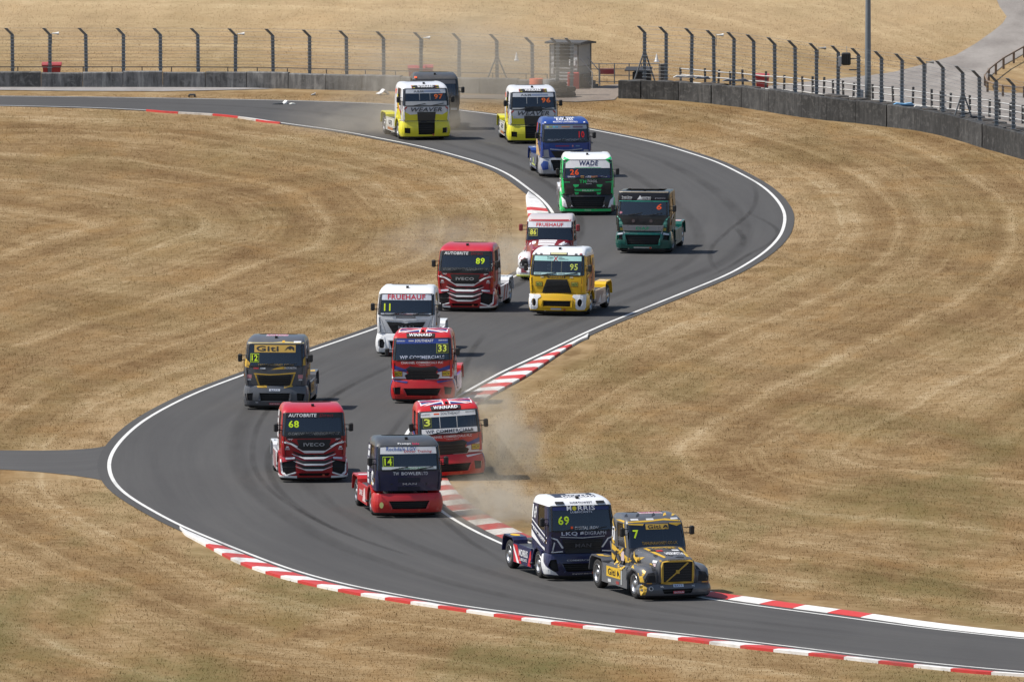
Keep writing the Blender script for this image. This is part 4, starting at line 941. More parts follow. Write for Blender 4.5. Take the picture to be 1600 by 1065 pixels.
# --- tall lamp pole
o = MB().tube([(0, 0, -0.3), (0, 0, 2), (0, 0, 6), (0, 0, 12)], 0.175, 16, True, 0.11).build('tall_pole', plain((0.20, 0.23, 0.26), 0.5, 0.4, 'pole_steel', 0.15), None, True); o.location = G(1356, 180, h=0); tag(o, 'tall grey steel pole rising out of the picture behind the right barrier', 'pole')
o = MB().box(-0.17, 0.17, -0.1, 0.1, 0.0, 1.3, 0.02).build('meter_box', plain((0.42, 0.43, 0.43), 0.5)); o.location = G(1344, 181, h=0); tag(o, 'pale upright cabinet at the foot of the tall pole', 'cabinet')
# --- loudspeaker unit on the fence
sp = G(1342, 184.5, h=0); e_ = empty('loudspeaker', sp); tag(e_, 'black box loudspeaker on arms fixed to the right fence', 'loudspeaker')
MB().box(-0.88, -0.42, -0.38, 0.02, 2.66, 3.28, 0.05).build('speaker_cabinet', plain((0.018, 0.020, 0.022), 0.5), e_); MB().box(-1.02, -0.885, -0.38, -0.05, 2.60, 3.10).build('bracket_plate', plain((0.42, 0.43, 0.44), 0.5), e_)
for z in (2.42, 2.98): MB().tube([(-0.5, -0.1, z), (0, -0.05, z)], 0.03, 8).build('support_arm', GALV, e_)
MB().tube([(-0.62, -0.2, 3.28), (-0.62, -0.2, 3.62)], 0.015, 6).build('aerial', RAILW, e_)
for k in range(5): MB().box(-0.86 + 0.09 * k, -0.83 + 0.09 * k, -0.40, -0.38, 2.72, 3.22).build('grille_rib', plain((0.04, 0.042, 0.045), 0.5), e_)
# --- small horn fittings on the fence tops
for px, bx_, hz, c, nm in ((78, 0, 2.62, 0.6, 'pale horn on the second fence post from the left'), (368, 0, 2.62, 0.55, 'pale horn on the left fence above the gravel strip'), (658, 0, 2.62, 0.6, 'pale horn on the left fence over the dusty truck'), (1116, 1, 3.22, 0.6, 'pale horn on the right fence near the hut'), (1276, 1, 3.22, 0.2, 'dark horn on the right fence left of the loudspeaker'), (1444, 1, 3.22, 0.15, 'dark horn on the right fence right of the tall pole')):
    y = (np.interp(px, bar_x, bar_y) - 7.5) if bx_ else base_y(px) - 4.5
    e_ = empty('horn_speaker', G(px, y, h=0)); tag(e_, nm, 'horn')
    MB().tube([(0.10, 0, hz - 0.5), (0.10, 0, hz + 0.08)], 0.015, 6).build('bracket', GALV, e_)
    m = MB().lathe([(0.02, 0.0), (0.035, 0.15), (0.085, 0.36), (0.09, 0.37), (0.07, 0.34)], (0.10, 0, hz + 0.05), 'x', 12); m.build('horn', plain((c, c, c * .97), 0.5), e_, True)
# --- debris on the track edge
def debris(px, py, pts, h, rgb, label, tilt=0.0):
    p = G(px, py, h=0); p.z = 0.03; o = MB().prism(pts, 'y', -0.25, 0.25).build('bodywork_fragment', plain(rgb, 0.5, 0, 'broken_plastic', 0.2)); o.location = p; o.rotation_euler = (0, 0, R(tilt)); tag(o, label, 'debris')
debris(598, 148, [(-0.30, 0.02), (-0.1, 0.10), (0.05, 0.26), (0.30, 0.05), (0.26, 0.0), (0.02, 0.16), (-0.12, 0.03), (-0.26, 0.0)], 0.2, (0.70, 0.70, 0.70), 'white broken body panel lying on the dirt left of truck 97', 20)
debris(444, 163, [(-0.10, 0.0), (0.0, 0.06), (0.10, 0.17), (0.13, 0.16), (0.08, 0.0)], 0.2, (0.70, 0.70, 0.68), 'small white upright body fragment on the far asphalt', 15)
debris(434, 163.5, [(-0.28, 0.0), (-0.05, 0.03), (0.25, 0.05), (0.22, 0.0)], 0.2, (0.03, 0.03, 0.03), 'flat black body fragment on the far asphalt', -10)
debris(456, 163.5, [(-0.14, 0.0), (0.0, 0.05), (0.16, 0.03), (0.16, 0.0)], 0.2, (0.6, 0.6, 0.55), 'flat pale body fragment on the far asphalt', 10)
debris(300, 152, [(-0.19, 0.0), (-0.19, 0.08), (-0.12, 0.13), (0.16, 0.13), (0.19, 0.05), (0.19, 0.0), (0.12, 0.0), (0.10, 0.06), (-0.10, 0.06), (-0.12, 0.0)], 0.2, (0.05, 0.05, 0.05), 'dark bent fragment on the dirt beyond the far track', 0)
debris(489, 149, [(-0.10, 0.0), (0.0, 0.04), (0.14, 0.10), (0.12, 0.0)], 0.2, (0.35, 0.34, 0.32), 'small grey fragment on the dirt below the left wall', 0)
def base(px, py, yaw, label, body, roof, bump_mat, holes, rear, skirt, arch, prof=CAB_A, wsb=1.68, wst=2.50, roll=0, rim=None, mir=None, bumper=None, bars=3, net=False, pitch=0):
    T = Truck(px, py, yaw, label, roll, pitch)
    T.cab(prof, body, roof, wsb, wst, net=net)
    T.running(rear_mat=rear, skirt=skirt, arch=arch, rim=rim)
    T.bumper(bump_mat, holes=holes, bars=bars, **(bumper or {}))
    T.mirrors(mir); T.doors(); T.roof_cam()
    big = [h for h in holes if max(p[0] for p in h) - min(p[0] for p in h) > 0.9]; details(T, bump_mat, bool(big), big[0] if big else None)
    return T
P_ = paint
# ---- 69: navy and white
def truck_69():
    body = P_(NAVY); W = D(WHT)
    T = base(912, 907, 17, 'navy and white cab-over race truck numbered 69, just behind the leading truck', body, P_(WHT), body,
             [INTAKE, [(0.84, 0.34), (1.02, 0.30), (1.20, 0.52), (1.12, 0.72), (0.92, 0.74)], neg([(0.84, 0.34), (1.02, 0.30), (1.20, 0.52), (1.12, 0.72), (0.92, 0.74)])], body, P_((0.014, 0.016, 0.07)), body)
    T.rect('roof_panel', -0.72, 0.72, 0.95, 1.55, D((0.03, 0.035, 0.06)), 1, 0, 'T'); T.text('DIGRAPH', 0.1, 1.02, 1.1, 0.34, WHT, 3, 0, 0.02, 'T'); T.rect('roof_panel', -0.2, 0.5, 1.32, 1.50, W, 2, 0, 'T')
    T.rect('roof_light', -0.86, -0.57, 2.565, 2.625, TRIM, 1, 0.03); T.rect('roof_light', 0.57, 0.86, 2.565, 2.625, TRIM, 1, 0.03)
    T.text('NORTHWEST', 0.04, 2.60, 0.78, 0.055, (0.03, 0.03, 0.06), 2)
    T.rect('sun_strip', -1.02, 1.02, 2.36, 2.49, D((0.02, 0.028, 0.12)), 1)
    T.text('M', -0.42, 2.43, 0.16, 0.15, WHT); T.text('RRIS', 0.19, 2.43, 0.60, 0.15, WHT); T.poly('sponsor_badge', [(-0.235 + 0.075 * math.cos(a), 2.425 + 0.075 * math.sin(a)) for a in np.linspace(0, 6.28, 13)[:-1]], D((0.55, 0.5, 0.03)), 3); T.text('LUBRICANTS', 0.0, 2.30, 0.76, 0.065, (0.5, 0.55, 0.65))
    T.number('69', -0.64, 2.03, 0.38, 0.29)
    T.rect('sponsor_badge', -0.41, -0.33, 1.725, 1.83, D(ORNG), 2); T.text('DIGITAL IRON', 0.14, 1.775, 0.84, 0.10, WHT, 3, 0.25)
    T.text('LKQ', -0.46, 1.585, 0.56, 0.145, (0.62, 0.65, 0.74), 3, 0, 0.04); T.text('DIGRAPH', 0.45, 1.60, 0.76, 0.12, (0.55, 0.57, 0.62)); T.poly('sponsor_badge', [(-0.10, 1.55), (0.04, 1.57), (0.02, 1.66), (-0.08, 1.64)], D((0.55, 0.57, 0.62)), 3)
    T.poly('chrome_strip', [(-0.78, 1.475), (0, 1.43), (0.78, 1.475), (0.78, 1.50), (0, 1.46), (-0.78, 1.50)], D(SIL), 2, 0.015)
    g = T.poly('grille', [(-0.60, 0.93), (0.60, 0.93), (0.72, 1.40), (-0.72, 1.40)], TRIM, 1, 0.03); T.text('MAN', 0.0, 1.20, 0.56, 0.13, (0.10, 0.10, 0.11), 9)
    for z in (1.02, 1.10, 1.30): T.rect('grille_bar', -0.62, 0.62, z, z + 0.02, plain((0.03, 0.03, 0.032), 0.4), 9, 0.012)
    for pts in ([(0.66, 1.12), (0.88, 1.42), (1.12, 1.50), (1.12, 1.455), (0.91, 1.38), (0.72, 1.10)], [(0.70, 1.02), (1.02, 0.99), (0.96, 1.30), (1.00, 1.32), (1.08, 0.955), (0.68, 0.98)]): T.poly('body_stripe', pts, W, 2, 0, 'F', 0.12, (), True)
    T.on_bumper('corner_panel', [(1.20, 0.24), (1.52, 0.22), (1.85, 0.86), (1.62, 0.90), (1.46, 0.62), (1.16, 0.42), (0.95, 0.30), (0.85, 0.20)], P_(WHT), 0.014, 0.02, True)
    T.text('EQUIPMENT', 0.0, 0.255, 0.75, 0.07, WHT); T.text('COMMERCIALS', -0.1, 0.70, 0.95, 0.055, (0.5, 0.5, 0.5))
    for d, k in (('L', -1), ('R', 1)):
        U = lambda y, z: (k * y, z)
        T.text('69', k * 1.72, 2.20, 0.24, 0.44, WHT, 3, 0, 0.02, d)
        for off in (0.0, 0.17): T.poly('body_stripe', [U(0.34, 1.42 - off), U(2.08, 1.92 - off), U(2.08, 1.97 - off), U(0.34, 1.465 - off)], W, 2, 0, d)
        T.poly('body_stripe', [U(0.62, 1.00), U(2.08, 1.36), U(2.08, 1.60), U(1.0, 1.16), U(0.62, 1.10)], W, 2, 0, d); T.text('MORRIS LUBRICANTS', k * 1.25, 1.51, 1.3, 0.14, WHT, 4, 0, 0.02, d, rot=(0.28 if d == 'L' else -0.28) * -1)
        T.poly('body_stripe', [U(1.98, 2.00), U(2.09, 2.00), U(2.09, 2.45), U(1.98, 2.45)], W, 1, 0, d)
        T.poly('skirt_flag', [U(3.2, 0.30), U(4.1, 0.30), U(4.1, 0.90), U(3.7, 0.90)], D((0.50, 0.02, 0.03)), 1, 0, d); T.poly('skirt_flag', [U(3.45, 0.30), U(3.70, 0.30), U(4.1, 0.75), U(4.1, 0.88)], W, 2, 0, d); T.poly('skirt_flag', [U(2.1, 0.30), U(2.5, 0.30), U(2.2, 0.80), U(2.1, 0.85)], D((0.50, 0.02, 0.03)), 1, 0, d)
        T.text('MORRIS', k * 2.95, 0.68, 1.0, 0.24, WHT, 4, 0, 0.02, d); T.text('LUBRICANTS', k * 2.95, 0.46, 0.8, 0.1, WHT, 4, 0, 0.01, d)
    T.poly('rear_badge', [(-0.95 + 0.16 * math.cos(a), 4.75 + 0.3 * math.sin(a)) for a in np.linspace(0, 6.28, 13)[:-1]], D(YEL), 1, 0, 'T'); T.wipers()
truck_69()

# ---- 14: navy cab, red bumper
def truck_14():
    body = P_(NAVY); red = P_(SCARLET)
    T = base(640, 809, 9.5, 'navy blue race truck with bright red bumper and rear, numbered 14, on the near kerb', body, P_((0.055, 0.06, 0.068), 0.4), red, [INTAKE], red, red, red, bumper=dict(z1=0.86))
    T.rect('sun_strip', -1.02, 1.02, 2.24, 2.50, D(WHT), 1); T.text('Rochdale LGV', -0.25, 2.415, 1.08, 0.135, (0.03, 0.10, 0.35), 3, 0.2); T.text('Driver Training', 0.34, 2.315, 1.0, 0.115, (0.45, 0.02, 0.04), 3, 0.25)
    T.text('Prompt', -0.12, 2.58, 0.46, 0.07, WHT, 2); T.text('Side', 0.28, 2.58, 0.25, 0.07, (0.5, 0.03, 0.1), 2)
    T.number('14', -0.73, 1.98, 0.26, 0.25, NEON, BLK, NEON)
    T.rect('screen_banner', -0.95, 0.98, 1.695, 1.80, D((0.62, 0.66, 0.66)), 1); T.text('A.C. WINDSCREENS', 0.12, 1.745, 1.0, 0.075, (0.05, 0.25, 0.08))
    T.text('TW', -0.46, 1.565, 0.2, 0.11, WHT); T.text('BOWLER', 0.08, 1.565, 0.70, 0.11, WHT, 3, 0, 0.03); T.text('LTD', 0.56, 1.565, 0.22, 0.11, (0.55, 0.55, 0.6))
    T.text('MAN', 0.02, 1.20, 0.50, 0.075, (0.42, 0.43, 0.45)); T.rect('grille', -0.40, 0.40, 1.26, 1.42, D((0.006, 0.010, 0.03)), 1, 0.01); T.rect('grille', -0.40, 0.40, 0.95, 1.10, D((0.006, 0.010, 0.03)), 1, 0.01)
    for x in (-0.62, 0.62): T.rect('bonnet_catch', x - 0.03, x + 0.03, 1.18, 1.22, TRIM, 1, 0.015)
    T.poly('bumper_lip', [(-0.82, 0.62), (0.82, 0.62), (1.0, 0.80), (-1.0, 0.80)], P_((0.50, 0.016, 0.02)), 1, 0.02)
    T.poly('bumper_badge', [(-0.98 + 0.07 * math.cos(a), 0.46 + 0.11 * math.sin(a)) for a in np.linspace(0, 6.28, 13)[:-1]], D((0.7, 0.68, 0.25)), 1)
    for d, k in (('L', -1), ('R', 1)):
        T.poly('race_roundel', [(k * 0.82 + 0.30 * math.cos(a), 1.36 + 0.26 * math.sin(a)) for a in np.linspace(0, 6.28, 19)[:-1]], D(WHT), 1, 0, d); T.text('14', k * 0.82, 1.36, 0.3, 0.3, BLK, 3, 0, 0.02, d)
        T.rect('side_lettering_panel', *sorted((k * 1.62, k * 1.98)), 1.1, 2.45, D((0.6, 0.62, 0.66)), 1, 0, d)
        for z in (1.25, 1.5, 1.75, 2.0, 2.25): T.rect('side_print', *sorted((k * 1.66, k * 1.93)), z, z + 0.07, D((0.03, 0.03, 0.08)), 2, 0, d)
        T.poly('skirt_print', [(k * 2.3, 0.35), (k * 3.0, 0.35), (k * 2.7, 0.80), (k * 2.45, 0.85)], D((0.66, 0.5, 0.5)), 1, 0, d); T.text('DRIVE', k * 3.3, 0.62, 0.7, 0.2, WHT, 3, 0.2, 0.02, d)
        T.rect('arch_sticker', *sorted((k * 0.9, k * 1.2)), 1.10, 1.2, D(GOLD), 0, 0.0, d)
    T.rect('mudguard_stripe', -1.1, -0.78, 4.5, 4.7, D(WHT), 1, 0, 'T'); T.wipers()
truck_14()

# ---- 3 and 33: red with union flag roofs
def truck_winnard(px, py, yaw, no, label, roll, blue, left):
    red = P_(SCARLET); W = D((0.62, 0.63, 0.67)); B_ = D((0.03, 0.045, 0.22))
    T = base(px, py, yaw, label, red, red, red, [INTAKE, DUCT, neg(DUCT)], red, P_(ROYAL), P_((0.03, 0.05, 0.26)), roll=roll)
    T.union_jack(0.72, 1.95, 0.94)
    T.poly('name_board', [(-0.60, 2.545), (0.46, 2.545), (0.48, 2.655), (-0.62, 2.655)], TRIM, 1, 0.03, 'F', 0.06); T.text('WINNARD', -0.07, 2.60, 0.88, 0.085, WHT, 9, 0, 0.03)
    T.rect('sun_strip', -1.03, 1.03, 2.30, 2.49, D((0.02, 0.05, 0.26)) if blue else D(WHT), 1); c = WHT if blue else (0.12, 0.13, 0.15)
    T.text('SOUTHEAST', 0.08, 2.41, 0.72, 0.10, c, 3, 0.2); T.rect('sponsor_badge', -0.52, -0.32, 2.38, 2.43, D(ORNG if not blue else (0.4, 0.4, 0.45)), 2); T.text('TRANSPORT', -0.82, 2.40, 0.34, 0.05, c); T.text('SERVICES', 0.80, 2.42, 0.34, 0.05, c)
    if not blue:
        for x in (-0.32, 0.30): T.rect('screen_pillar', x - 0.012, x + 0.012, 1.9, 2.29, D((0.5, 0.5, 0.5)), 1)
    x = -0.78 if left else 0.78; T.number(no, x, 2.12, 0.22 if len(no) == 1 else 0.32, 0.26, (0.70, 0.80, 0.10), (0.05, 0.055, 0.03), (0.30, 0.34, 0.05))
    if not blue: T.rect('screen_banner', -1.0, 1.02, 1.70, 1.88, D(WHT), 1)
    T.text('WP COMMERCIALS', 0.0, 1.79, 1.72, 0.125, (0.05, 0.06, 0.09) if not blue else (0.50, 0.54, 0.66), 3, 0, 0.02)
    T.text('CHANNEL COMMERCIALS PLC', 0.0, 1.585, 1.62, 0.085, (0.72, 0.70, 0.70)); T.text('CALAIS KENT', 0.1, 1.49, 0.45, 0.04, (0.6, 0.5, 0.5))
    T.poly('grille', [(-0.60, 0.95), (0.60, 0.95), (0.66, 1.10), (0.52, 1.18), (0.62, 1.36), (0.45, 1.44), (0, 1.40), (-0.45, 1.44), (-0.62, 1.36), (-0.52, 1.18), (-0.66, 1.10)], TRIM, 1, 0.025)
    for z in (1.05, 1.16, 1.27): T.rect('grille_bar', -0.46, 0.46, z, z + 0.022, plain((0.035, 0.03, 0.032), 0.4), 8, 0.012)
    T.poly('body_stripe', [(0.45, 1.46), (0.66, 1.34), (1.17, 1.52), (1.17, 1.36), (0.62, 1.22)], B_, 2, 0, 'F', 0.12, (), True)
    T.poly('body_panel', [(0.56, 1.17), (0.68, 1.10), (0.62, 0.97), (1.17, 0.97), (1.17, 1.34), (0.64, 1.21)], W, 1.5, 0, 'F', 0.12, (), True)
    for m in (1, -1):
        a, b = sorted((m * 0.76, m * 1.09)); T.poly('sponsor_plate', [(a, 1.05 - m * .0), (b, 1.05), (b, 1.27), (a, 1.27)], D((0.25, 0.02, 0.02)), 3); T.rect('sponsor_plate', a + .025, b - .025, 1.075, 1.245, D((0.62, 0.48, 0.03)), 4); T.text('HCV', (a + b) / 2, 1.16, 0.24, 0.11, (0.03, 0.03, 0.03), 5, 0.1, 0.03)
    T.rect('body_panel', 0.10, 0.62, 0.935, 0.985, W, 3)
    T.on_bumper('corner_panel', [(1.32, 0.20), (1.84, 0.24), (1.84, 0.87), (1.24, 0.90), (1.30, 0.70)], P_((0.03, 0.05, 0.26)), 0.012, 0.02, True)
    T.poly('bumper_strip', [(0.60, 0.80), (1.10, 0.88), (1.16, 0.91), (0.55, 0.87)], W if not blue else B_, 2, 0, 'F', 0.12, (), True)
    for d, k in (('L', -1), ('R', 1)):
        T.poly('body_panel', [(k * 0.55, 1.0), (k * 2.08, 1.0), (k * 2.08, 1.6), (k * 0.9, 1.35)], W, 1, 0, d); T.poly('body_stripe', [(k * 0.40, 1.45), (k * 2.08, 1.75), (k * 2.08, 1.95), (k * 0.40, 1.60)], B_, 2, 0, d); T.text(no, k * 1.75, 1.35, 0.4, 0.36, BLK, 4, 0, 0.02, d)
    T.wipers()
truck_winnard(707, 750, 5.5, '3', 'red union-flag-roofed race truck numbered 3 leaning as it cuts across the grass', -3.2, False, True)
truck_winnard(660, 631, -4, '33', 'red and blue union-flag-roofed race truck numbered 33 with blue windscreen strip', -0.8, True, False)

# ---- 68 and 89: red with white chevron grilles
def truck_iveco(px, py, yaw, no, nx_, label):
    red = P_(RED); W = P_(WHT); SB = [(0.66, 0.38), (1.02, 0.28), (1.22, 0.34), (1.30, 0.72), (0.95, 0.78), (0.66, 0.84)]
    T = base(px, py, yaw, label, red, P_((0.47, 0.016, 0.03)), red, [SB, neg(SB), [(-0.52, 0.26), (0.52, 0.26), (0.60, 0.36), (-0.60, 0.36)]], W, P_((0.62, 0.60, 0.62)), red, bars=1, net=True, bumper=dict(z1=0.95))
    T.poly('screen_surround', [(-1.09, 1.60), (1.09, 1.60), (1.09, 1.70), (-1.09, 1.70)], TRIM, 0.6)
    T.rect('sun_strip', -1.03, 1.03, 2.33, 2.50, D((0.012, 0.012, 0.014)), 1); T.text('AUTOBRITE', -0.40, 2.42, 1.02, 0.12, WHT, 3, 0.1, 0.035); T.text('Direct', 0.47, 2.42, 0.50, 0.12, (0.16, 0.012, 0.02), 3, 0.2)
    T.number(no, nx_, 2.11, 0.37, 0.25, (0.66, 0.90, 0.02))
    T.rect('screen_banner', -1.0, 1.0, 1.70, 1.84, D((0.02, 0.022, 0.024)), 1); T.text('GEMINI WINDSCREENS', 0.0, 1.77, 1.88, 0.10, (0.40, 0.42, 0.42), 3, 0.3, 0.02); T.text('GEMINI WINDSCREENS', 0.0, 1.77, 1.88, 0.10, (0.02, 0.02, 0.02), 4, 0.3, -0.008)
    T.poly('grille', [(-0.52, 1.26), (0.52, 1.26), (0.62, 1.56), (-0.62, 1.56)], TRIM, 1, 0.02); T.text('IVECO', 0.0, 1.38, 0.76, 0.125, (0.36, 0.36, 0.36), 8, 0, 0.025)
    for z, xa, xb, rise, h in ((1.16, 0.42, 1.04, 0.36, 0.085), (0.92, 0.42, 0.80, 0.13, 0.07), (0.69, 0.40, 0.76, 0.11, 0.06), (0.50, 0.36, 0.68, 0.10, 0.055)):
        T.poly('grille_slot', chev(xa, xb - 0.02, z + 0.10, rise, 0.13, 0.06), TRIM, 2, 0.012, 'F', 0.11); T.poly('chevron_bar', chev(xa, xb, z, rise, h, 0.08), W, 3, 0.035, 'F', 0.11)
    T.poly('chevron_bar', [(1.12, 1.50), (1.12, 1.45), (0.80, 1.37), (0.62, 1.28), (0.58, 1.31), (0.78, 1.42)], W, 3, 0.02, 'F', 0.11, (), True)
    T.poly('headlight', [(0.70, 0.86), (1.02, 0.84), (1.02, 0.90), (0.68, 0.93)], LAMP, 2, 0.02, 'F', 0.2, (), True)
    T.poly('intake_trim', [(0.62, 0.36), (1.00, 0.24), (1.18, 0.34), (1.20, 0.84), (1.16, 0.84), (1.13, 0.38), (0.99, 0.29), (0.66, 0.40)], W, 2, 0.015, 'F', 0.1, (), True)
    T.on_bumper('bumper_lip', [(0.62, 0.17), (1.85, 0.21), (1.85, 0.29), (1.0, 0.25), (0.62, 0.25)], W, 0.03, 0.06, True)
    T.text('FPT', -0.86, 1.56, 0.20, 0.06, WHT, 3, 0.3); T.text('FPT', 0.88, 1.56, 0.20, 0.06, WHT, 3, 0.3)
    for x in (-0.96, 0.96): T.text('Shell', x, 1.22, 0.16, 0.06, WHT, 3); T.poly('sponsor_badge', [(x - .06, 1.26), (x + .06, 1.26), (x + .04, 1.32), (x - .04, 1.32)], D(WHT), 2)
    for d, k in (('L', -1), ('R', 1)):
        T.poly('body_panel', [(k * 1.30, 0.98), (k * 2.09, 0.98), (k * 2.09, 2.5), (k * 1.62, 2.5)], D((0.55, 0.56, 0.58)), 1, 0, d)
        for z in (1.2, 1.45, 1.7, 1.95, 2.2): T.rect('side_print', *sorted((k * 1.70, k * 2.02)), z, z + 0.09, D((0.1, 0.05, 0.06)), 2, 0, d)
        T.poly('skirt_print', [(k * 2.6, 0.30), (k * 2.9, 0.30), (k * 3.3, 0.9), (k * 3.0, 0.9)], D(RED), 1, 0, d); T.poly('skirt_print', [(k * 3.3, 0.30), (k * 3.5, 0.30), (k * 3.9, 0.9), (k * 3.7, 0.9)], D(RED), 1, 0, d)
    T.text('FPT', -0.92, 4.7, 0.4, 0.25, BLK, 2, 0, 0.02, 'T'); T.text('FPT', 0.92, 4.7, 0.4, 0.25, BLK, 2, 0, 0.02, 'T'); T.wipers()
truck_iveco(491, 754, 5, '68', -0.72, 'red race truck numbered 68 with white chevron grille bars, left of the navy truck')
truck_iveco(726, 487.5, -9, '89', 0.62, 'red race truck numbered 89 with white chevron grille bars, beside the yellow truck')

# ---- 12: grey and gold
def truck_12():
    body = P_(GRY, 0.35); au = D((0.58, 0.36, 0.05))
    T = base(429, 641, -4.5, 'grey and gold race truck numbered 12 on the outside of the left-hand bend', body, body, body, [[(-0.56, 0.36), (0.56, 0.36), (0.60, 0.66), (-0.60, 0.66)], DUCT, neg(DUCT)], body, P_((0.10, 0.105, 0.11)), body)
    T.text('TRUCK RACING', 0.0, 1.25, 0.8, 0.35, (0.5, 0.12, 0.2), 2, 0, 0.02, 'T'); T.rect('roof_panel', -0.42, 0.42, 1.05, 1.45, D((0.55, 0.45, 0.5)), 1, 0, 'T')
    T.poly('roof_stripe', [(-1.05, 2.53), (0.3, 2.545), (1.08, 2.53), (1.08, 2.56), (0.35, 2.60), (-0.1, 2.565), (-1.05, 2.56)], D((0.5, 0.42, 0.2)), 2); T.rect('sponsor_badge', 0.70, 0.98, 2.56, 2.61, D(WHT), 2); T.rect('sponsor_badge', 0.26, 0.36, 2.56, 2.63, D(GOLD), 3)
    T.rect('name_board', -0.80, 0.78, 2.20, 2.485, D((0.52, 0.33, 0.07)), 1); T.text('Giti', -0.30, 2.345, 0.86, 0.20, (0.03, 0.028, 0.03), 3, 0, 0.04)
    T.poly('sponsor_badge', [(0.34, 2.25), (0.46, 2.40), (0.58, 2.45), (0.72, 2.40), (0.72, 2.25), (0.62, 2.36), (0.56, 2.30), (0.48, 2.36)], D((0.03, 0.028, 0.03)), 3)
    T.number('12', -0.78, 1.99, 0.23, 0.23, NEON, BLK, NEON); T.text('TAHUNAHONEY.CO.UK', 0.05, 1.74, 1.4, 0.07, (0.30, 0.20, 0.05))
    T.poly('grille', [(-0.58, 0.95), (0.58, 0.95), (0.64, 1.36), (-0.64, 1.36)], TRIM, 1, 0.02)
    for z in (1.04, 1.13, 1.22, 1.30): T.rect('grille_bar', -0.55, 0.55, z, z + 0.018, plain((0.03, 0.03, 0.03), 0.4), 7, 0.012)
    T.poly('body_stripe', [(-0.80, 1.37), (-0.2, 1.34), (0.2, 1.36), (0.80, 1.40), (0.80, 1.46), (0.2, 1.40), (-0.2, 1.38), (-0.80, 1.42)], au, 7); T.poly('body_stripe', [(0.58, 0.96), (0.64, 0.96), (0.78, 1.38), (0.72, 1.38)], au, 7, 0, 'F', 0.15, (), True)
    T.poly('body_stripe', [(-0.66, 0.86), (-0.30, 0.86), (-0.28, 0.95), (-0.70, 0.93)], au, 2); T.poly('body_stripe', [(0.36, 0.86), (0.70, 0.90), (0.66, 0.96), (0.34, 0.95)], au, 2); T.poly('body_stripe', [(-0.15, 1.55), (0.45, 1.58), (0.40, 1.69), (0.05, 1.62)], au, 2); T.poly('body_stripe', [(-1.15, 1.66), (-1.0, 1.62), (-0.95, 1.80), (-1.16, 2.00)], au, 2); T.poly('body_stripe', [(1.05, 1.70), (1.16, 1.72), (1.14, 2.05), (1.08, 1.95)], au, 2)
    T.rect('sponsor_badge', -0.82, -0.62, 1.575, 1.63, D((0.5, 0.05, 0.06)), 3); T.rect('sponsor_badge', -0.56, -0.36, 1.575, 1.63, D(WHT), 3); T.text('HERMITH', 0.60, 1.62, 0.44, 0.08, WHT)
    for x in (-0.98, 0.98): T.rect('sponsor_badge', x - 0.09, x + 0.09, 1.22, 1.36, D((0.6, 0.25, 0.27)), 2); T.rect('sponsor_badge', x - 0.07, x + 0.07, 1.14, 1.20, D((0.6, 0.6, 0.6)), 2)
    T.rect('sponsor_plate', -0.21, 0.21, 0.74, 0.82, D((0.62, 0.66, 0.72)), 2); T.text('BATT', 0.0, 0.78, 0.30, 0.05, (0.1, 0.1, 0.2), 4); T.rect('sponsor_plate', -0.21, 0.22, 0.215, 0.295, D((0.55, 0.06, 0.08)), 2); T.text('DATSUN', 0.0, 0.255, 0.36, 0.05, WHT, 4)
    for x in (-0.68, 0.68): T.text('NC', x, 0.30, 0.1, 0.05, WHT)
    T.on_bumper('corner_panel', [(1.50, 0.24), (1.84, 0.28), (1.84, 0.80), (1.58, 0.60)], D((0.35, 0.25, 0.06)), 0.012, 0.02, True)
    for d, k in (('L', -1), ('R', 1)):
        T.poly('body_stripe', [(k * 0.5, 1.1), (k * 1.2, 1.3), (k * 1.9, 1.2), (k * 2.0, 1.7), (k * 1.3, 1.5), (k * 0.6, 1.45)], au, 1, 0, d); T.rect('skirt_board', *sorted((k * 2.2, k * 3.3)), 0.5, 0.85, D(GOLD), 1, 0, d); T.text('Giti', k * 2.75, 0.68, 0.7, 0.22, BLK, 3, 0, 0.03, d)
    T.poly('mudguard_stripe', [(0.8, 4.3), (1.15, 4.4), (1.1, 4.9), (0.85, 4.7)], au, 1, 0, 'T'); T.wipers()
truck_12()

